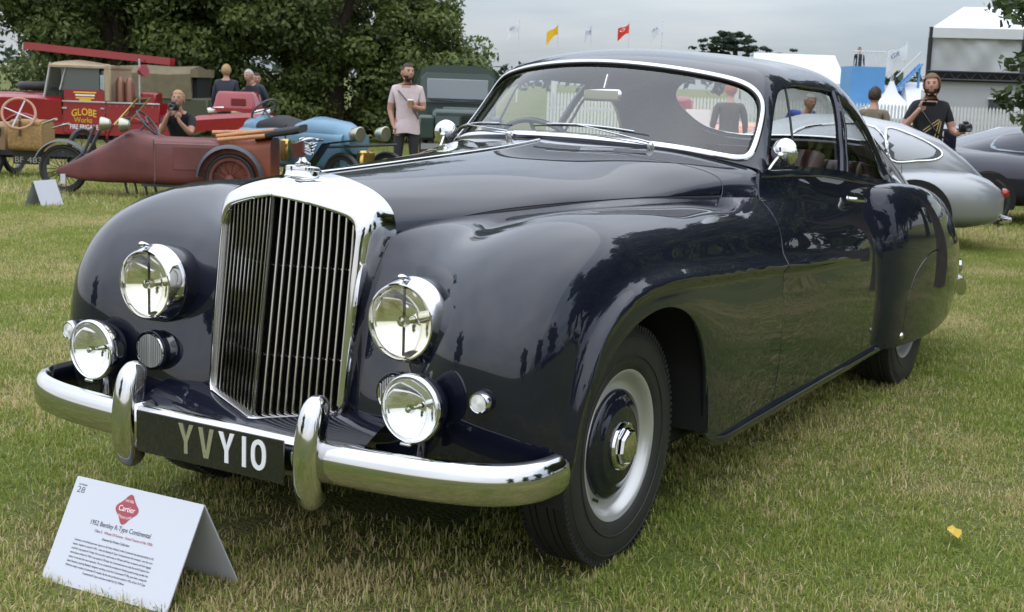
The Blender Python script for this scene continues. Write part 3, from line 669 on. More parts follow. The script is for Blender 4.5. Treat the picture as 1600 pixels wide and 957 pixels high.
for s_ in (1, -1):
    rings = []
    for t in (1-np.cos(np.linspace(0, PI, 31)))/2:
        z = .281+.297*t; k = (max(0, 1-abs(2*t-1)**5.5))**.5; k = max(k, .03); hw = .0375*k*(1.04-.10*t); cy = -.840+.022*abs(2*t-1)**2+(.016*(t-.5)); dpf = .032*k; bkd = .05*min(1, k*1.2)
        rings.append([(.321*s_+hw*math.copysign(abs(math.cos(a))**.8, math.cos(a)), cy+(-dpf if math.sin(a) > 0 else bkd)*abs(math.sin(a))**.8, z) for a in np.linspace(0, 2*PI, 28, endpoint=False)])
    MB().loft([r[::-1] for r in rings]).build('overrider', bchrome, bum, sharp=70)
    for zc in (.408,):
        MB().box((.284*s_, -.806, .405), (.014, .075, .125), bevel=.006).build('overrider_bracket', bchrome, bum)
    MB().box((.35*s_, -.70, .38), (.05, .16, .05)).build('bumper_iron', black, bum)
plate_m = mat('number_plate_black', (.012, .012, .013), .22, coat=.6)
plate = MB().box((-.004, -.8535, .400), (.520, .004, .116), bevel=.0015).build('number_plate', plate_m, car)
lsil = mat('plate_letter_silver', (.72, .70, .62), .22, .85); lwht = mat('plate_letter_white', (.78, .78, .80), .35)
def stroke(mb, pts, w, org, ax, ay, dep):
    for a, b in zip(pts[:-1], pts[1:]):
        a = np.array(a, float); b = np.array(b, float); d = b-a; L = np.linalg.norm(d); d /= L; nn = np.array([-d[1], d[0]])*w/2
        mb.prism([a-nn, b-nn, b+nn, a+nn], org, ax, ay, dep)
def letter(ch, x, m_):
    mb = MB(); h = .081; w = .054; st = .0125; org = (x, -.8557, .3665); A = ((1, 0, 0), (0, 0, 1)); y0 = -.0022
    if ch == 'Y':
        mb.prism([(0, h), (.0145, h), (w/2, h*.56), (w-.0145, h), (w, h), (w/2+st/2, h*.40), (w/2+st/2, 0), (w/2-st/2, 0), (w/2-st/2, h*.40)], org, *A, .0024)
    elif ch == 'V':
        mb.prism([(0, h), (.0145, h), (w/2, h*.22), (w-.0145, h), (w, h), (w/2+.0085, 0), (w/2-.0085, 0)], org, *A, .0024)
    elif ch == '1':
        mb.prism([(0, 0), (st, 0), (st, h), (0, h)], org, *A, .0024)
    else:
        w2 = .05; o_ = [(w2/2+math.cos(a)*w2/2, h/2+math.copysign(abs(math.sin(a))**.75, math.sin(a))*h/2) for a in np.linspace(0, 2*PI, 28, endpoint=False)]
        i_ = [(w2/2+math.cos(a)*(w2/2-st), h/2+math.copysign(abs(math.sin(a))**.75, math.sin(a))*(h/2-st)) for a in np.linspace(0, 2*PI, 28, endpoint=False)]
        ox, oy, oz = org; rr = [[(ox+p[0], oy-d, oz+p[1]) for p in q] for q, d in ((o_, 0), (o_, .0024), (i_, .0024), (i_, 0))]
        mb.loft(rr[::-1], caps=False)
    return mb.build('plate_letter', m_, plate, smooth=False)
for ch, x, m_ in (('Y', -.106, lsil), ('V', -.034, lsil), ('Y', .037, lwht), ('1', .118, lwht), ('0', .148, lwht)): letter(ch, x, m_)
# ---- door mirrors, handles
for s_ in (1, -1):
    o = (.742*s_, 1.345, 1.152); mr_ = MB().lathe([(.0, -.026), (.02, -.0245), (.037, -.018), (.048, -.007), (.0525, .004), (.052, .010), (.047, .012), (0, .012)], o, (0.12*s_, 1, .05), 36).build('door_mirror', chrome, car, sharp=50)
    MB().tube(crom([(.716*s_, 1.262, 1.085), (.72*s_, 1.285, 1.105), (.728*s_, 1.31, 1.128), (.738*s_, 1.335, 1.146)], 4), [.011]+[.0055]*12, 10).build('mirror_stalk', chrome, mr_)
    MB().ball((.738*s_, 1.325, 1.142), .014, 12).build('mirror_joint', chrome, mr_)
    hd = MB(); hd.tube(crom([(.758*s_, 2.13, .940), (.782*s_, 2.15, .937), (.790*s_, 2.20, .932), (.788*s_, 2.29, .922)], 5), [.008]*5+[.0085]*10+[.006], 10, flat=1.2); hd.build('door_handle', chrome, car)
    MB().lathe([(.014, 0), (.013, .006), (0, .008)], (.755*s_, 2.13, .940), (s_, 0, .3), 16).build('handle_escutcheon', chrome, car)
# ---- wipers
wip = mat('wiper_metal', (.55, .55, .56), .2, 1)
def ws_pt(x, up_):
    v = VC+x/.633*VA*.985; return S4.ev([.018+up_], [v])[0], -S4.nrm([.02+up_], [v])[0]
for px, xa, xb in ((.335, -.06, .31), (-.135, -.56, -.15)):
    base, nb_ = ws_pt(px, .0); base = base+np.array([0, -.035, -.012])
    wp = MB().lathe([(.014, -.01), (.013, .012), (.008, .02), (0, .022)], base, (0, -.45, .9), 16).build('wiper', chrome, car)
    q = [ws_pt(x, .022+.012*math.sin((x-xa)/(xb-xa)*PI)) for x in np.linspace(xa, xb, 9)]
    bl = np.array([a+b*.018 for a, b in q]); MB().tube(bl, .0052, 6, flat=.6).build('wiper_blade', rubberblk, wp)
    mid = bl[3]+np.array([0, -.006, .008]); MB().tube(crom([base+np.array([0, -.004, .02]), base*.6+mid*.4+np.array([0, -.012, .014]), mid], 5), [.008]*3+[.006]*5+[.004]*3, 8, flat=.6).build('wiper_arm', wip, wp)
    MB().tube(np.array([a+b*.026 for a, b in q[1:-1]]), .0032, 6).build('wiper_holder', wip, wp)
# ---- cabin fittings
MB().box((0, 1.32, 1.0), (1.22, .08, .14), bevel=.03, rot=(-.3, 0, 0)).build('dashboard', walnut, car)
MB().box((0, 1.17, 1.06), (1.08, .22, .03), bevel=.012, rot=(-.05, 0, 0)).build('dashboard_top', leather, car)
st = MB(); c = np.array([-.36, 1.52, 1.06]); ax_ = np.array([0, .78, .62]); d, a, b = frame_of(ax_)
st.tube([c+(a*math.cos(t)+b*math.sin(t))*.205 for t in np.linspace(0, 2*PI, 40, endpoint=False)], .011, 10, closed=True)
for t in (0, 2*PI/3+.5, -2*PI/3-.5): st.tube([c, c+(a*math.sin(t)+b*math.cos(t))*.2], .008, 8)
st.lathe([(.035, -.02), (.035, .01), (0, .02)], c, ax_, 20); st.tube([c, c-ax_*.3], .018, 10)
st.build('steering_wheel', mat('black_bakelite', (.012, .011, .010), .2, coat=.5), car)
def seat(name, x0, x1, y, zb, zt, dep):
    n_ = max(4, int((x1-x0)/.075)); w = (x1-x0)/n_; mb = MB()
    prof = []
    rings = []
    for z, yo, th in [(zb, -.02, .06), (zb+.1, 0, .075), ((zb+zt)/2, .03, .075), (zt-.10, .065, .07), (zt-.03, .085, .055), (zt, .10, .02)]:
        ring = []
        for i in range(n_*6+1):
            t = i/(n_*6); x = x0+(x1-x0)*t; rollo = abs(math.sin(PI*t*n_))**.6*.02; e = min(1, min(t, 1-t)/.06); ring.append((x, y+yo-(th*.6+rollo)*(.4+.6*e), z-(1-e)*.02*(z > zt-.12)))
        for i in range(n_*6, -1, -1):
            t = i/(n_*6); x = x0+(x1-x0)*t; e = min(1, min(t, 1-t)/.06); ring.append((x, y+yo+th*(.3+.7*e), z-(1-e)*.02*(z > zt-.12)))
        rings.append(ring)
    so = mb.loft(rings).build(name, leather, car)
    MB().box(((x0+x1)/2, y-dep/2, zb-.02), (x1-x0, dep, .16), bevel=.05).build('seat_cushion', leather, so)
seat('front_seat', .06, .62, 2.10, .52, 1.13, .5); seat('front_seat', -.62, -.06, 2.10, .52, 1.13, .5); seat('rear_seat', -.60, .60, 2.95, .50, 1.05, .5)
MB().box((0, 3.3, .93), (.96, .5, .03), bevel=.01).build('parcel_shelf', leather, car)
for s_ in (1, -1): MB().box((s_*.695, 1.9, .80), (.03, 1.4, .44), bevel=.01).build('door_trim', leather, car)
rm = MB().box((.012, 1.30, 1.335), (.165, .02, .052), bevel=.012).build('rear_view_mirror', chrome, car)
MB().tube([(.012, 1.31, 1.355), (.015, 1.345, 1.44)], .006, 8).build('mirror_stem', chrome, rm)
# ---- tail trim
bp = crom([(0, 4.66), (.35, 4.64), (.60, 4.55), (.74, 4.42), (.79, 4.28)], 6); path = np.vstack([bp[:0:-1]*[-1, 1], bp]); rings = []
for i in range(len(path)):
    d = path[min(i+1, len(path)-1)]-path[max(i-1, 0)]; d /= np.linalg.norm(d); nr = np.array([-d[1], d[0]])
    rings.append([(path[i][0]+nr[0]*.03*math.cos(a), path[i][1]+nr[1]*.03*math.cos(a), .33+.05*math.sin(a)) for a in np.linspace(-PI/2, 1.5*PI, 16, endpoint=False)])
MB().loft(rings).build('rear_bumper', bchrome, car)
for s_ in (1, -1):
    tl = MB().lathe([(.042, 0), (.043, .02), (.036, .03)], (.765*s_, 4.20, .455), (s_*.75, .66, 0), 24).build('tail_lamp', chrome, car)
    MB().lathe([(.036, .028), (.02, .04), (0, .043)], (.765*s_, 4.20, .455), (s_*.75, .66, 0), 24).build('lens', mat('red_lens', (.35, .01, .01), .12, coat=.6), tl)
# ================================================================== ground
def gz(x, y):
    r = np.hypot(np.asarray(x)-2.41, np.asarray(y)+3.4); return -.62*(1-np.exp(-np.maximum(0, r-7)/26.))
VIEW = np.array([math.sin(YAW), math.cos(YAW)]); SIDE = np.array([math.cos(YAW), -math.sin(YAW)])   # depth and right directions on the lawn
RZ = -YAW                                                                   # turn that puts a thing side-on to the lens axis
def grass_nodes(name, blade):
    mt = bpy.data.materials.new(name); mt.use_nodes = True; n = mt.node_tree; b = n.nodes['Principled BSDF']; L = n.links.new
    ge = n.nodes.new('ShaderNodeNewGeometry')
    def noise(s, d=3, off=0):
        mp = n.nodes.new('ShaderNodeMapping'); mp.inputs['Location'].default_value = (off, off*1.7, 0); L(ge.outputs['Position'], mp.inputs[0])
        z = n.nodes.new('ShaderNodeTexNoise'); z.inputs['Scale'].default_value = s; z.inputs['Detail'].default_value = d; L(mp.outputs[0], z.inputs['Vector']); return z.outputs['Fac']
    def mixc(f, a, c):
        m_ = n.nodes.new('ShaderNodeMix'); m_.data_type = 'RGBA'
        (L(f, m_.inputs[0]) if not isinstance(f, float) else setattr(m_.inputs[0], 'default_value', f))
        for v, i in ((a, 6), (c, 7)):
            (L(v, m_.inputs[i]) if not isinstance(v, tuple) else setattr(m_.inputs[i], 'default_value', (*v, 1)))
        return m_.outputs[2]
    def rng(f, a, c, lo=0., hi=1.):
        m_ = n.nodes.new('ShaderNodeMapRange'); m_.clamp = True; L(f, m_.inputs[0]); m_.inputs[1].default_value = a; m_.inputs[2].default_value = c; m_.inputs[3].default_value = lo; m_.inputs[4].default_value = hi; return m_.outputs[0]
    dry = rng(noise(.55, 4), .40, .66); dry2 = rng(noise(2.6, 3, 7.), .42, .70)
    mx = n.nodes.new('ShaderNodeMath'); mx.operation = 'MULTIPLY_ADD'; L(dry, mx.inputs[0]); mx.inputs[1].default_value = .56; L(rng(dry2, 0, 1, .03, .34), mx.inputs[2])
    if blade:
        at_ = n.nodes.new('ShaderNodeAttribute'); at_.attribute_name = 'rnd'
        th = n.nodes.new('ShaderNodeMath'); th.operation = 'SUBTRACT'; L(mx.outputs[0], th.inputs[0]); L(at_.outputs['Fac'], th.inputs[1])
        isdry = rng(th.outputs[0], -.06, .10)
        tint = n.nodes.new('ShaderNodeAttribute'); tint.attribute_name = 'tint'
        green = mixc(tint.outputs['Fac'], (.165, .232, .034), (.340, .378, .086)); straw = mixc(tint.outputs['Fac'], (.49, .395, .175), (.68, .575, .32))
        col = mixc(isdry, green, straw); L(col, b.inputs['Base Color']); b.inputs['Roughness'].default_value = .55
        b.inputs['Specular IOR Level'].default_value = .3
        tr = n.nodes.new('ShaderNodeBsdfTranslucent'); L(col, tr.inputs[0]); ms = n.nodes.new('ShaderNodeMixShader'); ms.inputs[0].default_value = .35
        L(b.outputs[0], ms.inputs[1]); L(tr.outputs[0], ms.inputs[2]); L(ms.outputs[0], n.nodes['Material Output'].inputs[0])
    else:
        fine = rng(noise(55, 5, 3.), .3, .7); g = mixc(fine, (.065, .092, .018), (.13, .17, .042)); st_ = mixc(fine, (.13, .105, .045), (.26, .215, .11))
        L(mixc(mx.outputs[0], g, st_), b.inputs['Base Color']); b.inputs['Roughness'].default_value = .95; b.inputs['Specular IOR Level'].default_value = .1
        bp_ = n.nodes.new('ShaderNodeBump'); bp_.inputs['Strength'].default_value = .8; bp_.inputs['Distance'].default_value = .03; L(noise(70, 4), bp_.inputs['Height']); L(bp_.outputs[0], b.inputs['Normal'])
    return mt
lawn_m = grass_nodes('lawn_ground', False); blade_m = grass_nodes('grass_blades', True)
rr = np.r_[np.linspace(0, 40, 41), np.geomspace(44, 1500, 26)]; aa = np.linspace(0, 2*PI, 97)[:-1]
V = [(2.41, -3.4, 0)]; F = []
for i, r in enumerate(rr[1:]):
    for a in aa:
        x, y = 2.41+r*math.cos(a), -3.4+r*math.sin(a); V.append((x, y, float(gz(x, y))))
na = len(aa)
F = [(0, 1+j, 1+(j+1) % na) for j in range(na)]
for i in range(len(rr)-2):
    for j in range(na): F.append((1+i*na+j, 1+(i+1)*na+j, 1+(i+1)*na+(j+1) % na, 1+i*na+(j+1) % na))
tag(mesh_obj('lawn', V, F, lawn_m), kind='structure')
# ---- grass blades: a few tufted tiles instanced over the lawn in view
def grass_tile(nb, size, hmin, hmax, wid, seed):
    rg = np.random.default_rng(seed); P = (rg.random((nb, 2))-.5)*size*1.12
    cl = rg.random((60, 2))*size-size/2; k = rg.random(nb) < .45; P[k] = cl[rg.integers(0, 60, k.sum())]+rg.normal(0, size*.035, (k.sum(), 2))
    h = hmin+(hmax-hmin)*rg.random(nb)**1.6; a = rg.random(nb)*2*PI; lean = rg.normal(0, .65, nb)+rg.choice([0, .5, 1.0, -.8], nb); wa = a+PI/2+rg.normal(0, .6, nb); w = wid*(.6+.8*rg.random(nb))
    d = np.stack([np.cos(a), np.sin(a)], 1); sdv = np.stack([np.cos(wa), np.sin(wa)], 1)
    V = np.zeros((nb, 5, 3)); b0 = np.c_[P, np.zeros(nb)]
    lx = np.sin(lean)*h; lz = np.maximum(np.abs(np.cos(lean)), .22)*h
    mid = b0+np.c_[d*(lx*.38)[:, None], lz*.62]; tip = b0+np.c_[d*lx[:, None], lz]
    so = np.c_[sdv*w[:, None]/2, np.zeros(nb)]
    V[:, 0] = b0-so; V[:, 1] = b0+so; V[:, 2] = mid+so*.8; V[:, 3] = mid-so*.8; V[:, 4] = tip
    me = bpy.data.meshes.new('grass_tile'); idx = np.arange(nb)*5
    F = [f for i in idx for f in ((i, i+1, i+2, i+3), (i+3, i+2, i+4))]
    me.from_pydata(V.reshape(-1, 3).tolist(), [], F); me.materials.append(blade_m)
    for nm in ('rnd', 'tint'):
        at_ = me.attributes.new(nm, 'FLOAT', 'POINT'); at_.data.foreach_set('value', np.repeat(rg.random(nb), 5).astype(np.float32))
    return bpy.data.objects.new('grass_tile', me)
def scatter(name, tiles, pts, label):
    me = bpy.data.meshes.new(name); me.from_pydata([tuple(p[:3]) for p in pts], [], []); n = len(pts)
    for nm, v in (('rotz', [p[3] for p in pts]), ('scl', [p[4] for p in pts])):
        me.attributes.new(nm, 'FLOAT', 'POINT').data.foreach_set('value', np.array(v, np.float32))
    me.attributes.new('pick', 'INT', 'POINT').data.foreach_set('value', np.array([p[5] for p in pts], np.int32))
    o = bpy.data.objects.new(name, me); COL.objects.link(o)
    ng = bpy.data.node_groups.new(name, 'GeometryNodeTree'); ng.interface.new_socket('Geometry', in_out='INPUT', socket_type='NodeSocketGeometry'); ng.interface.new_socket('Geometry', in_out='OUTPUT', socket_type='NodeSocketGeometry')
    gi = ng.nodes.new('NodeGroupInput'); go = ng.nodes.new('NodeGroupOutput'); L = ng.links.new
    g2 = ng.nodes.new('GeometryNodeGeometryToInstance')
    for t in reversed(tiles):
        oi = ng.nodes.new('GeometryNodeObjectInfo'); oi.inputs['Object'].default_value = t; L(oi.outputs['Geometry'], g2.inputs[0])
    m2p = ng.nodes.new('GeometryNodeMeshToPoints'); L(gi.outputs[0], m2p.inputs[0])
    ip = ng.nodes.new('GeometryNodeInstanceOnPoints'); L(m2p.outputs[0], ip.inputs['Points']); L(g2.outputs[0], ip.inputs['Instance']); ip.inputs['Pick Instance'].default_value = True
    def na_(nm, ty):
        q = ng.nodes.new('GeometryNodeInputNamedAttribute'); q.data_type = ty; q.inputs[0].default_value = nm; return q.outputs[0]
    L(na_('pick', 'INT'), ip.inputs['Instance Index'])
    cx = ng.nodes.new('ShaderNodeCombineXYZ'); L(na_('rotz', 'FLOAT'), cx.inputs[2]); L(cx.outputs[0], ip.inputs['Rotation'])
    L(na_('scl', 'FLOAT'), ip.inputs['Scale']); L(ip.outputs[0], go.inputs[0])
    md_ = o.modifiers.new('grass', 'NODES'); md_.node_group = ng
    return tag(o, label, 'grass', kind='stuff')
tiles = [grass_tile(2800, .5, .010, .037, .0036, 11+k) for k in range(5)]
rg = np.random.default_rng(3); pts = []; pts2 = []
for dpt in np.arange(1.5, 15, .44):
    hw = dpt*.56+.5
    for sx in np.arange(-hw, hw, .44):
        p = CAM_P[:2]+VIEW*(dpt+rg.normal(0, .05))+SIDE*(sx+rg.normal(0, .05))
        if abs(p[0]) < .42 and -.2 < p[1] < 4.0: continue
        pts.append((p[0], p[1], float(gz(*p)), rg.random()*6.28, .9+.25*rg.random(), int(rg.integers(0, 5))))
for dpt in np.arange(15, 44, 1.2):
    hw = dpt*.52+.5
    for sx in np.arange(-hw, hw, 1.2):
        p = CAM_P[:2]+VIEW*(dpt+rg.normal(0, .1))+SIDE*(sx+rg.normal(0, .1)); pts2.append((p[0], p[1], float(gz(*p)), rg.random()*6.28, 2.2+.3*rg.random(), int(rg.integers(0, 5))))
gr = scatter('grass', tiles, pts+pts2, 'short mown green and straw coloured grass of the show lawn')
# fallen yellow leaf and the tall blades against the card
yl = mat('yellow_leaf', (.55, .36, .03), .5)
lf = [(0, 0, .0), (.018, .012, .008), (.03, .03, .012), (.024, .045, .006), (.008, .052, .014), (-.012, .046, .006), (-.026, .03, .012), (-.016, .012, .008)]
o = mesh_obj('fallen_leaf', [(x, y, z+.002) for x, y, z in lf]+[(0, .03, .02)], [(i, (i+1) % 8, 8) for i in range(8)], yl, None, False); o.location = (1.597, .737, .030); o.rotation_euler = (.3, .1, .9); tag(o, 'single bright yellow leaf lying on the grass', 'leaf')

# ================================================================== trees
bark = mat('bark', (.06, .045, .032), .9, noise=.4, nscale=6, bump=.6, bscale=18)
def leaf_mat(name, c0, c1):
    mt = bpy.data.materials.new(name); mt.use_nodes = True; n = mt.node_tree; b = n.nodes['Principled BSDF']; L = n.links.new
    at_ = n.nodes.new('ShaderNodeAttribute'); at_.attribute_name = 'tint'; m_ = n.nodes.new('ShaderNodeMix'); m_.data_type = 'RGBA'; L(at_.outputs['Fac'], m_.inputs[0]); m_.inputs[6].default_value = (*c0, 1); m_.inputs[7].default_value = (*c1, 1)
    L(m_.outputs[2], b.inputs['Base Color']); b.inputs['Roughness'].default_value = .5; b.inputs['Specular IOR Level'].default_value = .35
    tr = n.nodes.new('ShaderNodeBsdfTranslucent'); L(m_.outputs[2], tr.inputs[0]); ms = n.nodes.new('ShaderNodeMixShader'); ms.inputs[0].default_value = .3
    L(b.outputs[0], ms.inputs[1]); L(tr.outputs[0], ms.inputs[2]); L(ms.outputs[0], n.nodes['Material Output'].inputs[0]); return mt
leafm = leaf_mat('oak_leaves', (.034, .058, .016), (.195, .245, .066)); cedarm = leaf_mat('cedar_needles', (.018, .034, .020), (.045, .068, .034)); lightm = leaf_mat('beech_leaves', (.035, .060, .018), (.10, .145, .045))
def crown(name, clumps, lsize, seed, mt, parent, per=240, flat=.7, aspect=.55):
    rg = np.random.default_rng(seed); Vs = []; tn = []
    for cx, cy, cz, cr in clumps:
        n = int(per*(.7+.6*rg.random())); d = rg.normal(size=(n, 3)); d /= np.linalg.norm(d, axis=1)[:, None]; r = cr*rg.random(n)**.42
        P = np.c_[cx+d[:, 0]*r, cy+d[:, 1]*r, cz+d[:, 2]*r*flat]
        nn = d*.6+rg.normal(size=(n, 3))*.6+[0, 0, .45]; nn /= np.linalg.norm(nn, axis=1)[:, None]
        t = np.cross(nn, rg.normal(size=(n, 3))); t /= np.linalg.norm(t, axis=1)[:, None]; s_ = np.cross(nn, t); L_ = lsize*(.6+.8*rg.random(n))[:, None]
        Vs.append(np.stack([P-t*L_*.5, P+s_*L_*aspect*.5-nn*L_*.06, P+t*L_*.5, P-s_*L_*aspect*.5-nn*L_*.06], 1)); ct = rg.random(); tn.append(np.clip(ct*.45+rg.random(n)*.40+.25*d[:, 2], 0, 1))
    Vs = np.concatenate(Vs); n = len(Vs); me = bpy.data.meshes.new(name); me.vertices.add(n*4); me.loops.add(n*4); me.polygons.add(n)
    me.vertices.foreach_set('co', Vs.reshape(-1).astype(np.float32)); me.loops.foreach_set('vertex_index', np.arange(n*4, dtype=np.int32)); me.polygons.foreach_set('loop_start', np.arange(0, n*4, 4, dtype=np.int32)); me.update(calc_edges=True); me.validate()
    me.attributes.new('tint', 'FLOAT', 'POINT').data.foreach_set('value', np.repeat(np.concatenate(tn), 4).astype(np.float32)); me.materials.append(mt)
    o = bpy.data.objects.new(name, me); COL.objects.link(o); o.parent = parent; return o
def clumps_in(rg, n, c, rad, cr, lo=.55):
    d = rg.normal(size=(n, 3)); d /= np.linalg.norm(d, axis=1)[:, None]; r = lo+(1-lo)*rg.random(n)**.6
    return [(c[0]+a[0]*rad[0]*q, c[1]+a[1]*rad[1]*q, c[2]+a[2]*rad[2]*q, cr*(.7+.6*rg.random())) for a, q in zip(d, r)]
def tree(name, loc, H, rx, label, seed, trunk_r=.35, zc=None, rzv=None, n=150, per=230, lsize=.17, mt=None, cr=None, group=None, ry=None):
    root = empty(name, loc, 0, label, 'tree', group); rg = np.random.default_rng(seed); zc = zc or H*.56; rzv = rzv or H*.46; ry = ry or rx; cr = cr or rx*.26
    mb = MB(); top = np.array([rg.normal(0, .2), rg.normal(0, .2), zc+rzv*.4]); mb.tube(crom([(0, 0, -.3), (.05, 0, zc*.3), (.0, .08, zc*.7), tuple(top)], 4), np.linspace(trunk_r, trunk_r*.25, 13), 10)
    for k in range(9):
        a = 2*PI*k/9+rg.random(); z0 = zc*(.25+.6*rg.random()); e = np.array([math.cos(a)*rx*.75, math.sin(a)*ry*.75, zc+rzv*(rg.random()-.45)])
        mb.tube(crom([(0, 0, z0), tuple(e*[.45, .45, 0]+[0, 0, z0+(e[2]-z0)*.55]), tuple(e)], 4), np.linspace(trunk_r*.38, trunk_r*.06, 9), 7)
    mb.build('trunk', bark, root)
    lobes = clumps_in(rg, 26, (0, 0, zc), (rx*.86, ry*.86, rzv*.86), 1., .72); cl = []
    for k in range(n):
        lx, ly, lz, _ = lobes[rg.integers(0, 26)]; d = rg.normal(size=3)*[rx*.13, ry*.13, rzv*.085]; cl.append((lx+d[0], ly+d[1], lz+d[2], cr*(.45+.55*rg.random())))
    cl += clumps_in(rg, n//4, (0, 0, zc), (rx*.55, ry*.55, rzv*.65), cr*1.2, .1)
    crown('crown', [c for c in cl if c[2] > -.1], lsize, seed+1, mt or leafm, root, per)
    return root
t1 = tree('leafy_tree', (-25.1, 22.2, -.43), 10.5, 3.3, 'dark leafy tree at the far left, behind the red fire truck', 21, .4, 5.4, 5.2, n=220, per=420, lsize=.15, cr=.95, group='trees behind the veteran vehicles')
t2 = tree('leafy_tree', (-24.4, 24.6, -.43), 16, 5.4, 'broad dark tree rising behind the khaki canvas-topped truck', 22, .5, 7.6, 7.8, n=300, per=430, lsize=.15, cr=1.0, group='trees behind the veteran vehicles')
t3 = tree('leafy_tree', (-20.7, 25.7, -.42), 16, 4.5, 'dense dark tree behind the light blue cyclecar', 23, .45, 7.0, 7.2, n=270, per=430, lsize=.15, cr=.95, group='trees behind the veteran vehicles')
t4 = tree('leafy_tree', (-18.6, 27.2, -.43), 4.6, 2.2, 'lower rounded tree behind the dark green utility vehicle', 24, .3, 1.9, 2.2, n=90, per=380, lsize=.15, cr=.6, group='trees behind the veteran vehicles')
# hedge line under the trees
rg = np.random.default_rng(5)
hroot = empty('hedge', (-21.5, 24.5, -.42), RZ, 'low dark shrubbery filling the gap beneath the trees on the left', 'hedge'); cl = []
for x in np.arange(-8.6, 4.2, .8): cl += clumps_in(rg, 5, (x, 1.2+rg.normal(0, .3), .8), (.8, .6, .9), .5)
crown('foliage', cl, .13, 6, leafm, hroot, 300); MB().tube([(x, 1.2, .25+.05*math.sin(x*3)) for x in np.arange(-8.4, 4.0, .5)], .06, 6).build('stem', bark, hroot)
# trees across the lawn that the paintwork mirrors
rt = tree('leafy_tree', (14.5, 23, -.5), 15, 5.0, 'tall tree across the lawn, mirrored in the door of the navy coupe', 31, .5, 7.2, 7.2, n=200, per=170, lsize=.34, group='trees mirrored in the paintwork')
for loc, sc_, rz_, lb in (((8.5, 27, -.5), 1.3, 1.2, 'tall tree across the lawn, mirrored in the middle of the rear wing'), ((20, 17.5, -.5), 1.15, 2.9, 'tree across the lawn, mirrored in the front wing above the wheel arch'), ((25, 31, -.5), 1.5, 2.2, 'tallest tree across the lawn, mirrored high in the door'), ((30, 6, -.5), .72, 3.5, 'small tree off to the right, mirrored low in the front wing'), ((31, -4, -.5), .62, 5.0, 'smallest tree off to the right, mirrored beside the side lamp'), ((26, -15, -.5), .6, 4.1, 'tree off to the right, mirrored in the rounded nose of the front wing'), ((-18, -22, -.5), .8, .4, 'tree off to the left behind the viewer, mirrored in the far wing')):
    c = copy_tree(rt); c.location = loc; c.scale = (sc_,)*3; c.rotation_euler = (0, 0, rz_); c['label'] = lb
# cedar far away: flat layered crown
ce = empty('cedar_tree', (-64.3, 166.2, -.62), RZ, 'flat-topped dark cedar on the skyline above the coupe roof', 'tree'); cl = []
rg = np.random.default_rng(41)
for z, w, x0 in ((9.0, 2.4, -.8), (8.2, 4.2, -1.2), (7.3, 5.0, -1.0), (6.4, 3.0, -2.6), (6.2, 2.6, 4.8), (5.2, 3.0, -3.2)):
    for k in range(int(w*9)): cl.append((x0+rg.normal(0, w*.45), rg.normal(0, w*.4), z+rg.normal(0, .18), .55))
crown('crown', cl, .42, 42, cedarm, ce, 60, flat=.35); mb = MB().tube([(0, 0, -.2), (-.2, 0, 4), (-.6, 0, 8.6)], [.7, .5, .2], 8)
for ex, ez in ((-3.4, 5.2), (4.6, 6.1), (2.2, 7.2), (-3, 7.2)): mb.tube([(-.2, 0, ez-2), (ex*.5, 0, ez-.6), (ex, 0, ez)], [.3, .2, .08], 6)
mb.build('trunk', bark, ce)
# beech on the right, its lower boughs hang into view
be = empty('beech_tree', (1.56, 6.9, -.075), 0, 'green beech boughs hanging in from the right edge of the view', 'tree'); rg = np.random.default_rng(51); mb = MB()
mb.tube([(0, 0, -.2), (.05, .05, 1.4), (.1, .1, 3.2), (0, .2, 5.5)], [.24, .2, .16, .07], 10); cl = []
for k in range(22):
    near_ = k < 9; a = 3.67+rg.normal(0, .22) if near_ else rg.random()*2*PI; z0 = 1.42+k*.16 if near_ else 1.8+rg.random()*3.; L_ = .82+.16*rg.random()+(.08 if k in (1, 2, 5) else 0); e = np.array([math.cos(a)*L_, math.sin(a)*L_, z0-.15+.5*rg.random()]); pth = crom([(0, 0, z0-.5), tuple(e*[.5, .5, 0]+[0, 0, z0+.15]), tuple(e)], 5)
    mb.tube(pth, np.linspace(.06, .008, len(pth)), 6)
    for q in pth[4:]:
        for _ in range(6): cl.append((q[0]+rg.normal(0, .16), q[1]+rg.normal(0, .16), q[2]+rg.normal(0, .09), .17))
mb.build('trunk', bark, be); crown('crown', cl, .075, 52, lightm, be, 30, flat=.4)

# ================================================================== show ground in the distance
white = mat('white_canvas', (.66, .67, .69), .8, noise=.04, nscale=3); greyc = mat('grey_canvas', (.50, .51, .52), .75, noise=.06, nscale=2); steel = mat('dark_steel', (.05, .052, .055), .5, .6); alu = mat('aluminium', (.5, .5, .5), .4, .8)
wpaint = mat('white_paint', (.66, .66, .65), .55, noise=.06, nscale=9); pmetal = mat('pale_pole', (.6, .6, .62), .4)
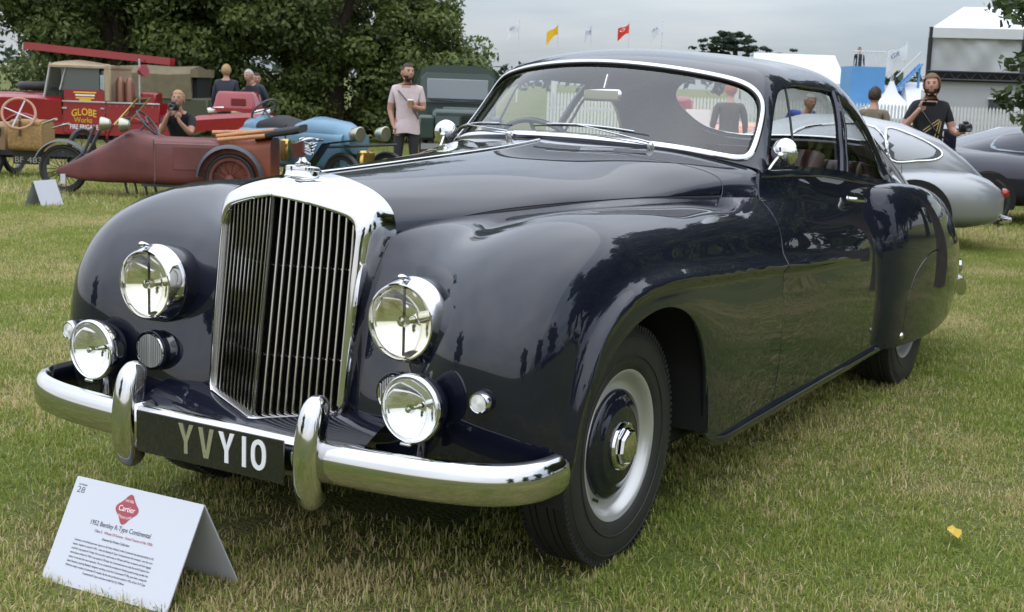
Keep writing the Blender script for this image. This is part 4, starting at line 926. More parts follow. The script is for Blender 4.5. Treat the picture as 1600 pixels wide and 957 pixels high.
# flags
for k, (x, y, h, c, lb, txt) in enumerate(((-63.8, 108.5, 7.7, (.70, .70, .76), 'white flag with dark lettering, leftmost of the five flags on the skyline', 'GOOD'), (-60.6, 110.4, 7.6, (.75, .42, .01), 'yellow flag flying above the coupe windscreen', ''), (-57.9, 112, 7.6, (.66, .68, .76), 'limp pale flag between the yellow and the red flag', 'GR'), (-54.8, 113.8, 7.9, (.62, .04, .03), 'red flag with a small white mark', 'O'), (-52.1, 115.4, 8.1, (.68, .70, .76), 'white flag with blue mark, rightmost of the five flags', 'RR'), (-18.2, 74.6, 5.0, (.66, .68, .74), 'white flag with blue lettering on the pole by the blue stand', 'GR'))):
    fr_ = empty('flag', (x, y, -.61), RZ, lb, 'flag', 'flags on the skyline'); MB().tube([(0, 0, 0), (0, 0, h)], [.07, .04], 8).build('pole', pmetal, fr_); rows = []
    W_ = 1.1 if k not in (2,) else .6
    for i in range(9):
        t = i/8; rows.append([(-t*W_+.02, .18*math.sin(t*7+k), h-.1-v*.95-t*(.75+.25*math.sin(k*2))-.12*math.sin(t*5+v*3)) for v in np.linspace(0, 1, 6)])
    fm = mat('flag_cloth_%d' % k, c, .8); MB().loft(rows, close_ring=False).build('cloth', fm, fr_, smooth=True)
    if txt:
        Vt, Ft = text_mesh(txt, .28, (.87, 0, .42), (0, 0, 1), (-W_*.82, -.26, h-1.05), .02, width=.55); mesh_obj('flag_lettering', Vt, Ft, mat('flag_ink_%d' % (k == 3), (.8, .8, .8) if k == 3 else (.06, .08, .2), .7), fr_, False)
# peaked white tents
def tent(name, loc, w, d, hw, hr, label, rz=RZ):
    r = empty(name, loc, rz, label, 'tent', 'white tents in the distance'); MB().add([(-w/2, -d/2, hw), (w/2, -d/2, hw), (w/2, d/2, hw), (-w/2, d/2, hw), (-w/2+.3, 0, hr), (w/2-.3, 0, hr)], [(0, 1, 5, 4), (2, 3, 4, 5), (1, 2, 5), (3, 0, 4)]).build('roof', white, r, smooth=False)
    MB().box((0, 0, hw/2-.05), (w-.06, d-.06, hw-.1)).build('wall', greyc, r); MB().box((0, -d/2-.01, hw-.15), (w+.04, .03, .3)).build('valance', white, r)
    for sx in (-1, 1): MB().tube([(sx*w/2, -d/2-.03, 0), (sx*w/2, -d/2-.03, hw)], .06, 6).build('post', alu, r)
    return r
tent('marquee_tent', (-30.6, 91.4, -.6), 6.4, 6, 2.6, 4.6, 'white gabled tent roof on the skyline right of the cedar')
tent('marquee_tent', (-11.9, 58.3, -.55), 4.6, 5, .9, 2.5, 'low white tent roof between the blue stand and the grandstand')
# cone peak beside it
pk = empty('peaked_tent', (-13.8, 56.0, -.55), RZ, 'white tent sweeping up to a point beside the blue stand', 'tent', 'white tents in the distance'); rings = []
for z, r in ((.9, 2.3), (1.1, 1.6), (1.5, .8), (2.0, .3), (2.5, .08)): rings.append([(math.cos(a)*r, math.sin(a)*r, z) for a in np.linspace(0, 2*PI, 17)[:-1]])
MB().loft(rings).build('roof', white, pk); MB().tube([(0, 0, 0), (0, 0, 2.7)], .05, 6).build('pole', alu, pk)
# blue stand with stair
bl = mat('sky_blue_panel', (.10, .28, .55), .5, noise=.05, nscale=2); bs = empty('blue_stand', (-15.2, 57.0, -.55), RZ, 'sky blue viewing stand with steps and railings in the distance', 'stand')
MB().box((-.2, 0, 1.55), (1.5, 2, 3.1)).build('panel', bl, bs); MB().box((1.1, .2, 2.05), (1.1, 1.6, .12)).build('platform', bl, bs); MB().box((1.15, .2, 1.2), (.9, 1.4, 1.6)).build('lower_panel', bl, bs)
st_ = MB()
for k in range(8): st_.box((1.0+k*.14, -.9, 2.0+k*.16), (.2, .5, .05))
st_.build('stair', bl, bs)
for y in (-1.13, -.67): MB().tube([(.85, y, 1.9), (2.1, y, 3.3)], .05, 6).build('stair_stringer', bl, bs)
MB().tube([(2.05, -.9, 0), (2.05, -.9, 3.2)], .06, 6).build('stair_post', bl, bs)
rl = MB(); rl.tube([(-.9, -.95, 3.75), (.5, -.95, 3.75)], .03, 6)
for k in range(8): rl.tube([(-.9+k*.2, -.95, 3.1), (-.9+k*.2, -.95, 3.75)], .02, 5)
rl.tube([(1.0, -1.1, 2.7), (2.0, -1.1, 3.8)], .03, 6); rl.build('railing', pmetal, bs)
# grandstand tent on the right
gs = empty('grandstand_tent', (-8.9, 42.2, -.49), RZ-.30, 'large white-roofed hospitality tent with grey side curtain on a black truss deck', 'tent'); W_ = 9.0
MB().add([(0, 0, 4.05), (W_, 0, 4.05), (W_, 4, 4.95), (1.0, 4, 5.0), (1.0, 5, 5.0), (W_, 5, 4.95), (W_, 9, 4.05), (0, 9, 4.05)], [(0, 1, 2, 3), (3, 2, 5, 4), (4, 5, 6, 7), (0, 3, 4, 7)]).build('roof', white, gs, smooth=False)
MB().box((W_/2, -.02, 3.92), (W_+.1, .06, .32)).build('eave_band', white, gs)
rows = []; rg = np.random.default_rng(61)
for z in np.linspace(2.72, 3.8, 14):
    rows.append([(x, .12+.05*math.sin(x*2.1+z*2.2)+.035*math.sin(x*5.3-z*3.1)+.02*math.sin(x*11+z*7)*(z-2.5), z) for x in np.linspace(.08, W_, 120)])
MB().loft(rows, close_ring=False).build('side_curtain', greyc, gs, smooth=True)
MB().box((W_/2, 4, 1.2), (W_, 7.6, 2.35)).build('base_wall', mat('pale_grey_wall', (.45, .46, .49), .7, noise=.04, nscale=1.5), gs)
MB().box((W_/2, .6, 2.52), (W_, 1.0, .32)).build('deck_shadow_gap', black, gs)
for k in range(5): MB().tube([(k*2.9+.02, 0, 0 if k == 0 else 2.3), (k*2.9+.02, 0, 4.1)], .075, 8).build('post', steel, gs)
tr_ = MB()
for z in (2.42, 2.68): tr_.tube([(0, -.05, z), (W_, -.05, z)], .035, 6)
for k in range(20): tr_.tube([(k*.45, -.05, 2.42), (k*.45+.225, -.05, 2.68), (k*.45+.45, -.05, 2.42)], .02, 5)
tr_.build('deck_truss', steel, gs)
MB().box((4.6, .17, 1.62), (5.2, .06, .40)).build('window_band', mat('dark_window', (.05, .052, .06), .2), gs); MB().box((4.6, .12, 1.86), (5.3, .08, .06)).build('window_head', white, gs)
# picket fence along the back of the lawn
fe = empty('picket_fence', (-12.95, 24.0, -.38), math.atan2(29.5-24.0, -2.0+12.95), 'white picket fence across the back of the lawn behind the coupe', 'fence'); FL = 15.0
pk0 = MB().prism([(-.026, 0), (.026, 0), (.026, 1.44), (0, 1.50), (-.026, 1.44)], (0, -.01, .05), (1, 0, 0), (0, 0, 1), .018).build('picket', wpaint, fe, smooth=False)
for k in range(1, int(FL/.078)):
    c = pk0.copy(); COL.objects.link(c); c.location = (k*.078, 0, 0)
for z in (.40, 1.18): MB().box((FL/2, .03, z), (FL, .035, .08)).build('rail', wpaint, fe)
for k in range(8): MB().box((k*2.1+.1, .07, .92), (.10, .10, 1.84)).lathe([(.05, 0), (.065, .02), (.05, .08), (0, .11)], (k*2.1+.1, .07, 1.84), (0, 0, 1), 12).build('post', wpaint, fe)
# dark tree line at the horizon
wd_ = empty('distant_wood', (-30, 330, -.62), RZ, 'thin dark line of far woodland on the horizon', 'woodland'); wd_['kind'] = 'stuff'; cl = []; rg = np.random.default_rng(71)
for x in np.arange(-260, 200, 5.): cl.append((x+rg.normal(0, 2), rg.normal(0, 4), 2.5+rg.random()*2.5, 4.5))
crown('foliage', cl, 2.2, 72, cedarm, wd_, 40, flat=.7)

# ================================================================== display card
card_m = mat('white_card', (.54, .55, .60), .4); inkd = mat('card_ink', (.05, .05, .075), .6); inkr = mat('card_red_ink', (.33, .055, .07), .6); inkw = mat('card_white_ink', (.8, .8, .82), .6)
BL, BR, TL, TR = [np.array(p) for p in ((-.425, -1.052, .0), (.022, -1.034, .0), (-.441, -.905, .25), (.014, -.8867, .25))]; KL, KR = np.array((-.425, -.772, 0.)), np.array((.025, -.764, 0.))
cdr = empty('display_card', (-.2, -.9, 0), 0, 'folded white information card standing in front of the navy coupe', 'sign'); O = np.array([-.2, -.9, 0])
def slab(a, b, c, d, th=.004):
    n_ = np.cross(b-a, d-a); n_ /= np.linalg.norm(n_); V = [a, b, c, d, a-n_*th, b-n_*th, c-n_*th, d-n_*th]; return [v-O for v in V], [(0, 1, 2, 3), (7, 6, 5, 4), (0, 4, 5, 1), (1, 5, 6, 2), (2, 6, 7, 3), (3, 7, 4, 0)]
MB().add(*slab(BL, BR, TR, TL)).build('front_panel', card_m, cdr, smooth=False); MB().add(*slab(KR, KL, TL+[0, .004, -.001], TR+[0, .004, -.001])).build('back_panel', card_m, cdr, smooth=False)
cx_ = (BR-BL); Wc = np.linalg.norm(cx_); cx_ = cx_/Wc; cy_ = (TL-BL)-cx_*((TL-BL)@cx_); Hc = np.linalg.norm(cy_); cy_ = cy_/Hc; cn_ = np.cross(cx_, cy_); shear = ((TL-BL)@cx_)/Hc
def cpt(u, v): return BL+cx_*(u*Wc+shear*v*Hc)+cy_*(v*Hc)+cn_*.0006-O
cyS = cy_+cx_*shear
def ctext(t, u, v, h, m_, align='CENTER', width=None, nm='card_lettering', off=0.):
    Vt, Ft = text_mesh(t, h, cx_, cyS, cpt(u, v), .0002, align, width, offset=off); return mesh_obj(nm, Vt, Ft, m_, cdr, False)
ctext('Car Number', .035, .925, .0055, inkd, 'LEFT', .031); ctext('28', .035, .855, .0175, inkd, 'LEFT', .028, off=-.012)
emb = [(math.cos(a)*(.031+.0095*abs(math.cos(2*a))**3*1.0), math.sin(a)*(.031+.0105*abs(math.cos(2*a))**3)) for a in np.linspace(0, 2*PI, 72, endpoint=False)]
MB().prism(emb, cpt(.47, .80), cx_, cyS, .0003).build('card_emblem', inkr, cdr, smooth=False)
def etext(t, du, dv, h, w, curve=0.):
    Vt, Ft = text_mesh(t, h, cx_, cyS, cpt(.47, .80)+cn_*.0005, .0002, 'CENTER', w)
    q = (Vt-(cpt(.47, .80)))@cx_; Vt = Vt+np.outer(np.full(len(q), dv)-curve*(q/.025)**2, cyS)+cx_*du; mesh_obj('emblem_lettering', Vt, Ft, inkw, cdr, False)
etext('Cartier', 0, -.006, .0155, .058); etext('THE 2023', 0, .0205, .0065, .030, .004); etext('STYLE ET LUXE', 0, -.026, .0065, .046, -.005)
ctext('1952 Bentley R-Type Continental', .47, .595, .0135, inkd, width=.215, off=.004); ctext('Class 5:', .345, .535, .0075, inkd, 'RIGHT', .028) ; ctext('Wheels Of Fortune - Grand Tourers of the 1950s', .36, .535, .0075, inkr, 'LEFT', .172)
ctext('Entered by Private Collection', .47, .475, .0070, inkd, width=.097, off=.004)
for k, ln in enumerate(("Contrary to the British post-war 'export or die' ethos, Bentley's svelte Continental was aimed primarily at U.K.", "buyers, despite its name! In 1952 - when the Bentley R-Type Continental was first revealed - very few cars", "could hit a top speed of 115mph. Even cars that could cruise at 100 mph with four occupants and their luggage", "were almost unheard of. With a top speed of 120 mph, the Continental was not only the world's fastest four-", "seater, it was also the most expensive. The car created the template for Bentley grand touring models that", "lasted decades, inspiring Bentley's designers working on the first Continental GT fifty years later, setting the", "DNA for today's modern Continental GT models. By the time production ended in 1955, all but 15 R-Type", "Continental R-Types had been bodied by H.J. Mulliner.")):
    ctext(ln, .47, .418-k*.040, .0060, inkd, width=.285 if k < 7 else .15)
# second card by the three-wheeler
c2 = empty('display_card', (-9.62, 6.75, -.177), RZ+1.15, 'small white folded card on the grass by the maroon three-wheeler', 'sign')
for a, b in (((-.17, -.12, 0), (-.17, 0, .29)), ((-.17, .14, 0), (-.17, 0, .29))):
    a, b = np.array(a), np.array(b); e = np.array([.34, 0, 0]); MB().add([a, a+e, b+e, b], [(0, 1, 2, 3)]).build('panel', card_m, c2, smooth=False)
# ================================================================== other vehicles (local x runs to the right of the view, y away, z up)
def spoked(name, r, parent, loc, axis, tw=.05, spokes=18, hubr=.05, tyre=None, rimm=None, tyre_m=None, disc=None):
    w = bpy.data.objects.new(name, None); COL.objects.link(w); w.parent = parent; w.location = loc
    MB().lathe([(r-tw+tw*.5*(1+math.cos(t)), tw*.55*math.sin(t)) for t in np.linspace(0, 2*PI, 13)[:-1]], (0, 0, 0), axis, 40, closed=True).build('tyre', tyre_m or rubber, w)
    MB().lathe([(r-tw*1.6, -.02), (r-tw*.9, -.025), (r-tw*.9, .025), (r-tw*1.6, .02)], (0, 0, 0), axis, 36, closed=True).build('rim', rimm or steel, w)
    d, a, b = frame_of(axis)
    if disc: MB().lathe([(r-tw, 0), (r*.45, .03), (r*.3, .05), (0, .055)], (0, 0, 0), axis, 28).lathe([(r-tw, -.001), (0, -.05)], (0, 0, 0), axis, 28).build('wheel_disc', disc, w)
    else:
        mb = MB()
        for k in range(spokes):
            t = 2*PI*k/spokes; mb.tube([d*(.03 if k % 2 else -.03), (a*math.cos(t)+b*math.sin(t))*(r-tw*1.4)], .0045, 4)
        mb.build('spokes', rimm or steel, w); MB().lathe([(.0, -.07), (hubr, -.06), (hubr, .06), (0, .07)], (0, 0, 0), axis, 14).build('hub', rimm or steel, w)
    return w
def superring(x, zc, hz, hy, n=28, e=.55, eb=None):
    out = []
    for k in range(n):
        a = 2*PI*k/n; c, s_ = math.cos(a), math.sin(a); out.append((x, math.copysign(abs(c)**e, c)*hy, zc+math.copysign(abs(s_)**(e if s_ > 0 else (eb or e)), s_)*hz))
    return out
maroon = mat('dull_maroon', (.135, .038, .036), .5, noise=.3, nscale=3); rust = mat('faded_red_brown', (.22, .055, .025), .55, noise=.35, nscale=4); dkgrey = mat('dark_grey_paint', (.06, .062, .068), .45); brass = mat('brass', (.55, .38, .13), .25, 1); oldlamp = mat('dull_nickel', (.42, .42, .34), .3, .9)
paleglass = glass_mat('pane_glass', (.88, .92, .92), .02, 1.5, .10)
# ---- maroon three-wheeled cyclecar
tw = empty('cyclecar', (-10.87, 8.01, -.21), RZ, 'dull maroon torpedo-nosed three-wheeled cyclecar on the lawn at left', 'car')
st = [(0.0, .30, .03, .03), (.10, .305, .07, .08), (.35, .345, .15, .17), (.65, .425, .24, .25), (.96, .515, .325, .33), (1.15, .50, .315, .35), (1.30, .475, .287, .365)]
MB().loft([superring(x, z, hz, hy, e=.42) for x, z, hz, hy in st][::-1]).build('nose', maroon, tw, sharp=30)
MB().tube([(1.30, -.373, .25), (1.30, -.373, .70), (2.08, -.373, .70)], .004, 4).build('coach_line', mat('buff_line', (.30, .18, .13), .5), tw)
MB().tube([(1.29, -.36, .20), (1.285, -.366, .74)], .006, 5).build('panel_seam', dkgrey, tw)
MB().loft([superring(x, .475, .285, .37, e=.35) for x in (1.28, 1.7, 2.1)][::-1]).build('body', maroon, tw, sharp=45)
MB().loft([superring(x, .475+dz, .287, hy, e=.35) for x, dz, hy in ((2.10, 0, .372), (2.4, .0, .37), (2.68, .03, .33))][::-1]).build('tail', rust, tw, sharp=45)
MB().box((1.78, -.372, .53), (.52, .012, .28), bevel=.005).build('side_hatch', maroon, tw); MB().box((1.35, 0, .19), (.5, .5, .05)).build('floor_pan', dkgrey, tw)
spoked('front_wheel', .305, tw, (0, .22, .305), (0, 1, 0), .055, 22); spoked('rear_wheel', .305, tw, (2.22, -.42, .305), (0, 1, 0), .055, 22, rimm=maroon); spoked('rear_wheel', .305, tw, (2.3, .46, .305), (0, 1, 0), .055, 22, rimm=maroon)
def guard(parent, cx, cz, r, y, a0, a1, w, m_, th=.02):
    rings = []
    for a in np.linspace(a0, a1, 20):
        rings.append([(cx+math.cos(a)*(r+dr), y+dy, cz+math.sin(a)*(r+dr)) for dr, dy in ((0, -w), (th, -w*.6), (th*1.3, 0), (th, w*.6), (0, w))])
    return MB().loft(rings, close_ring=False).build('mudguard', m_, parent, smooth=True)
guard(tw, 0, .305, .345, .22, .35, 2.75, .09, dkgrey); guard(tw, 2.22, .305, .37, -.44, .1, 3.1, .08, dkgrey, .035)
MB().tube([(.02, .16, .30), (.28, .16, .52), (.44, .1, .86)], .022, 8).tube([(.02, .28, .30), (.30, .28, .52), (.50, .2, .86)], .022, 8).build('fork', dkgrey, tw)
MB().add([(.80, -.30, .90), (.80, .30, .90), (1.08, .28, 1.22), (1.08, -.28, 1.22)], [(0, 1, 2, 3)]).build('windscreen', paleglass, tw, smooth=False); MB().tube([(.80, -.30, .90), (1.08, -.28, 1.22), (1.08, .28, 1.22), (.80, .30, .90)], .012, 6, closed=True).build('windscreen_frame', brass, tw)
for x, y in ((.66, -.30), (.90, -.34)):
    lp = MB().lathe([(.02, .10), (.06, .08), (.085, .02), (.088, -.02), (.08, -.03)], (x, y, .90), (1, .15, 0), 20).build('headlamp', oldlamp, tw); MB().lathe([(.08, -.026), (0, -.04)], (x, y, .90), (1, .15, 0), 20).build('lens', ribl, lp)
def ring_wheel(parent, c, r, axis, m_, spk=4, th=.014, name='steering_wheel', sm=None):
    d, a, b = frame_of(axis); c = np.array(c, float); o = MB().tube([c+(a*math.cos(t)+b*math.sin(t))*r for t in np.linspace(0, 2*PI, 32, endpoint=False)], th, 8, closed=True).build(name, m_, parent); mb = MB()
    for k in range(spk):
        t = 2*PI*k/spk+.4; mb.tube([c-d*.01, c+(a*math.cos(t)+b*math.sin(t))*r], th*.7, 6)
    mb.tube([c, c-d*.35], th, 6); mb.build('wheel_spokes', sm or m_, o); return o
ring_wheel(tw, (1.12, .02, .92), .19, (.75, 0, .66), dkgrey, 3)
oak = mat('varnished_ash', (.42, .17, .045), .35, coat=.3, noise=.25, nscale=8)
for k, (x0, x1, y, z0, z1) in enumerate(((2.02, 2.72, -.28, .80, .90), (2.05, 2.62, -.36, .76, .83), (1.95, 2.66, -.18, .84, .88))): MB().tube([(x0, y, z0), (x1, y, z1)], .026, 8).build('wooden_bar', oak, tw)
MB().loft([superring(x, z, .05, .36, e=.6) for x, z in ((2.5, .80), (2.7, .86), (2.95, .90), (3.02, .92))][::-1]).build('folded_hood', mat('black_canvas', (.03, .03, .032), .9), tw)
MB().box((.10, -.10, .21), (.06, .01, .12)).build('number_plate', card_m, tw)
for k in range(4): MB().tube([(.85+k*.12, -.1, .24), (.90+k*.12, -.14, .06)], .016, 6).build('stand_leg', steel, tw)
# ---- red fire truck
red = mat('fire_red', (.27, .012, .018), .28, coat=.5, noise=.06, nscale=3); tan = mat('tan_canvas', (.36, .28, .18), .9, noise=.12, nscale=6); khaki = mat('khaki_canvas', (.17, .14, .085), .95, noise=.18, nscale=5); yel = mat('yellow_lettering', (.75, .47, .03), .5); wht = mat('white_lettering', (.8, .8, .8), .5)
ft = empty('fire_truck', (-17.19, 14.06, -.325), RZ, 'red open-backed fire truck with tan canvas cab and long red ladder on top', 'truck')
MB().box((.45, .75, .62), (2.5, 1.46, .36)).build('lower_body', red, ft); MB().box((-1.22, .75, .86), (.98, .84, .62), bevel=.06).build('bonnet', red, ft)
rings = []
for x, z, hz in ((-1.78, .80, .10), (-1.74, .86, .20), (-1.5, .90, .24), (-.9, .90, .24), (-.4, .88, .23)): rings.append([(x, .02+.0, z-hz), (x, -.02, z+hz-.06), (x, .06, z+hz), (x, .36, z+hz), (x, .36, z-hz)])
MB().loft(rings).build('front_wing', red, ft)
MB().box((.02, .012, .75), (.78, .03, .58), bevel=.01).build('door', red, ft); MB().box((.02, .012, 1.16), (.74, .02, .20)).build('door_sign_panel', red, ft)
for k, (z, m_, w) in enumerate(((1.215, yel, .42), (1.165, wht, .36), (1.115, yel, .34), (1.08, yel, .22))): MB().box((.04, -.001, z), (w, .006, .028)).build('sign_line', m_, ft)
MB().box((.92, .012, .86), (.98, .03, .34), bevel=.01).build('bed_side', red, ft); MB().box((.92, 1.49, .86), (.98, .03, .34)).build('bed_side', red, ft)
MB().add([(-.72, .06, 1.12), (-.72, 1.44, 1.12), (-.60, 1.42, 1.72), (-.60, .08, 1.72)], [(0, 1, 2, 3)]).build('windscreen', mat('sky_mirror_glass', (.45, .52, .58), .08, .6), ft, smooth=False)
for y in (.05, .75, 1.45): MB().tube([(-.73, y, 1.10), (-.60, y, 1.74)], .022, 6).build('screen_post', alu, ft)
rr_ = []
for x in np.linspace(-.62, .50, 9): rr_.append([(x, y, 1.70+.10*math.sin(PI*(y+.03)/1.56)*(.55+.45*math.sin((x+.7)*4))) for y in np.linspace(-.03, 1.53, 9)]+[(x, 1.53, 1.66), (x, -.03, 1.66)])
MB().loft(rr_).build('canvas_roof', tan, ft); MB().box((.46, .0, 1.40), (.12, .05, .68), bevel=.02).box((.46, .75, 1.4), (.05, 1.45, .62)).build('canvas_rear', tan, ft)
MB().box((-.05, .03, 1.46), (.70, .012, .42)).build('side_window', mat('dim_window', (.10, .11, .11), .12, coat=.4), ft); MB().tube([(-.42, .01, 1.25), (-.30, .01, 1.69), (.40, .01, 1.69), (.40, .01, 1.25)], .018, 6).build('window_frame', alu, ft)
sp_ = spoked('spare_wheel', .36, ft, (-1.10, .75, 1.29), (0, 0, 1), .15, disc=red); 
for x in (-1.12, .86): spoked('road_wheel', .36, ft, (x, .12, .36), (0, -1, 0), .13, disc=red)
for x in (-1.12, .86): guard(ft, x, .36, .42, .03, .05, 3.1, .05, red, .03)
for x in (.62, .80): MB().lathe([(.09, 0), (.09, .42), (.06, .5), (.03, .54), (0, .55)], (x, .25, .98), (0, 0, 1), 14).build('extinguisher', mat('copper_brown', (.25, .12, .08), .4, .5), ft)
MB().tube([(1.02, .1, .95), (1.02, .1, 1.86)], .022, 6).build('ladder_post', alu, ft); MB().lathe([(.0, 0), (.05, .02), (.11, .14), (.11, .17), (0, .17)], (1.02, .02, 1.62), (.8, -.5, .2), 16).build('searchlight', red, ft)
for y in (.30, .62): MB().box((.18, y, 1.93), (2.72, .05, .13), rot=(0, .075, 0)).build('ladder_rail', red, ft)
for k in range(9): MB().tube([(-1.05+k*.30, .30, 2.02-k*.0222), (-1.05+k*.30, .62, 2.02-k*.0222)], .02, 6).build('ladder_rung', red, ft)
MB().box((1.15, .4, 1.1), (.3, .5, .3), bevel=.03).build('locker', red, ft)
def sign(t, h, x, z, m_, w, arc=0., y=-.006):
    Vt, Ft = text_mesh(t, h, (1, 0, 0), (0, 0, 1), (x, y, z), .006, 'CENTER', w, offset=.012); Vt[:, 2] -= arc*((Vt[:, 0]-x)/(w/2))**2; mesh_obj('sign_lettering', Vt, Ft, m_, ft, False)
sign('GLOBE', .13, .02, .80, yel, .46, .035); sign('Works', .10, .0, .665, mat('gold_script', (.60, .33, .02), .5), .34); sign('FIRE BRIGADE', .085, .02, .545, wht, .52)
for x0, x1 in ((-.38, .42), (.44, 1.42)): MB().box(((x0+x1)/2, .0, 1.045), (x1-x0, .05, .03), bevel=.006).build('capping_rail', MATS['aluminium'], ft)
for x, z in ((-.34, .62), (-.34, .92)): MB().box((x, -.012, z), (.09, .016, .035), bevel=.005).build('door_hinge', MATS['aluminium'], ft)
MB().box((.36, -.012, .93), (.07, .02, .03), bevel=.006).build('door_handle', MATS['aluminium'], ft)
for k in range(7): MB().ball((.50+k*.13, -.006, .99), .011, 6).build('rivet', MATS['aluminium'], ft)
MB().box((-1.2, .30, 1.19), (.95, .03, .02)).build('bonnet_seam', MATS['dark_steel'], ft); MB().box((.45, .75, .40), (2.7, 1.2, .1)).build('chassis', black, ft)
# ---- khaki canvas truck behind it
ct = empty('canvas_truck', (-19.78, 18.34, -.375), RZ, 'olive truck with khaki canvas tilt behind the red fire truck', 'truck'); olive = mat('olive_drab', (.06, .065, .035), .6, noise=.1)
MB().box((0, .8, .78), (2.4, 1.5, .7), bevel=.04).build('body', olive, ct); rings = []
for x, dz in ((-.95, -.02), (-.3, .02), (.3, .0), (.84, .03)): rings.append([(x, .02, 1.1), (x, .0, 1.62+dz), (x, .2, 1.74+dz), (x, .8, 1.80+dz), (x, 1.4, 1.74+dz), (x, 1.6, 1.62+dz), (x, 1.58, 1.1)])
MB().loft(rings).build('canvas_tilt', khaki, ct); MB().box((.90, .8, 1.32), (.10, 1.3, .75)).build('tilt_opening', black, ct); MB().loft([[(x, y, z) for y, z in ((-.02, 1.58), (-.02, 1.76), (1.6, 1.76), (1.6, 1.58))] for x in (.84, 1.0)]).build('tilt_flap', khaki, ct)
MB().box((-1.1, .8, 1.35), (.12, 1.4, .6)).build('cab_back', olive, ct); MB().box((-.98, .0, 1.40), (.35, .02, .32)).build('cab_window', MATS['sky_mirror_glass'], ct)
for x in (-.85, .65): spoked('road_wheel', .38, ct, (x, .08, .38), (0, -1, 0), .13, disc=olive)
# ---- red trailer pump
tp = empty('trailer_pump', (-14.06, 14.75, -.305), RZ, 'low red trailer fire pump with louvred box housing, beside three men', 'trailer')
MB().box((-.08, .5, 1.15), (.76, .8, .34), bevel=.05, taper=.86).box((-.08, .5, 1.0), (.80, .86, .06)).build('pump_housing', red, tp); rings = []
for x, z in ((-.95, .72), (-.7, .82), (-.3, .86), (.2, .90), (.6, .84), (.95, .70)): rings.append([(x, .0, z-.22), (x, -.02, z-.02), (x, .06, z+.06), (x, .95, z+.06), (x, 1.0, z-.22)])
MB().loft(rings).build('body', red, tp); MB().box((.0, .10, 1.14), (.26, .008, .12)).build('louvre_panel', mat('dark_red', (.16, .008, .012), .4), tp)
for k in range(5): MB().box((.0, .092, 1.095+k*.022), (.24, .012, .008)).build('louvre', red, tp)
for x, z, m_, r in ((-.40, 1.0, wht, .05), (.02, .97, tan, .05), (.42, .98, wht, .055), (.36, .95, tan, .04)): MB().tube([(x-.14, .1, z-.03), (x+.14, .14, z+.02)], r, 10).build('hose_roll', m_, tp)
spoked('road_wheel', .33, tp, (.25, -.04, .33), (0, -1, 0), .11, disc=red); guard(tp, .25, .33, .38, -.06, .1, 3.0, .08, red, .03)
# ---- veteran runabout at the far left
vt = empty('veteran_car', (-13.58, 9.81, -.255), RZ, 'veteran open car with tan wicker trunk and wooden-rimmed steering wheel at far left', 'car'); wick = mat('wicker', (.33, .20, .075), .8, noise=.35, nscale=30, bump=.6, bscale=60)
MB().loft([superring(x, .60, .21, .28, e=.4) for x in (-.18, -.16, .28, .30)][::-1]).build('wicker_trunk', wick, vt, sharp=60); MB().loft([superring(x, .78, .06, .27, e=.6) for x in (-.15, -.05, .15, .28)][::-1]).build('trunk_lid', wick, vt)
MB().box((.0, -.29, .72), (.03, .012, .22)).build('trunk_strap', mat('strap_leather', (.08, .04, .02), .5), vt); MB().box((-.42, .2, .55), (.34, .5, .46), bevel=.06).build('seat_box', mat('tan_hide', (.30, .19, .10), .6), vt)
ring_wheel(vt, (.0, -.32, .93), .225, (.25, -.85, .35), mat('pale_wood_rim', (.46, .24, .14), .4), 4, .019, sm=alu)
MB().box((-.05, .2, .36), (1.7, .6, .07)).tube([(-.9, .2, .3), (.9, .2, .3)], .03, 8).build('chassis', steel, vt); MB().box((.10, -.14, .27), (.52, .012, .13)).build('number_plate', plate_m, vt)
for t_, x_, w_ in (('BF', -.13, .12), ('4839', .045, .285)):
    Vt, Ft = text_mesh(t_, .085, (1, 0, 0), (0, 0, 1), (x_, -.150, .228), .004, 'LEFT', w_); mesh_obj('plate_lettering', Vt, Ft, mat('dim_plate_ink', (.35, .34, .28), .5), vt, False)
spoked('road_wheel', .40, vt, (-.42, -.30, .40), (1, -.12, 0), .055, 14, rimm=steel); spoked('road_wheel', .40, vt, (-.42, .6, .40), (1, -.12, 0), .055, 14, rimm=steel); spoked('road_wheel', .36, vt, (.62, .5, .36), (1, -.3, 0), .05, 14, rimm=steel)
for x0, x1, z in ((.32, .52, .84), (.46, .70, .78)): MB().tube([(x0, -.25, z-.04), (x1, -.3, z+.03)], [.03, .045], 8, flat=.4).build('side_wing', oldlamp, vt)
# ---- light blue cyclecar
blu = mat('powder_blue', (.115, .23, .32), .45, coat=.2, noise=.08, nscale=4); bc = empty('cyclecar', (-8.99, 10.36, -.213), RZ-.55, 'light blue open cyclecar with brass fuel can, in front of the man with coffee', 'car')
MB().loft([superring(x, z, hz, hy, e=.35) for x, z, hz, hy in ((-1.0, .62, .16, .20), (-.8, .63, .24, .30), (-.2, .64, .26, .34), (.35, .64, .26, .33), (.9, .62, .24, .28))][::-1]).build('body', blu, bc, sharp=45)
MB().loft([superring(x, z, hz, hy, e=.75) for x, z, hz, hy in ((.15, .82, .16, .33), (.35, .86, .19, .31), (.75, .82, .18, .26), (.98, .74, .14, .20))][::-1]).build('bonnet', blu, bc); MB().loft([superring(x, .86, hz, hy, e=.8) for x, hz, hy in ((-.95, .03, .05), (-.8, .12, .2), (-.6, .17, .26), (-.52, .10, .24))][::-1]).build('tail_fairing', blu, bc)
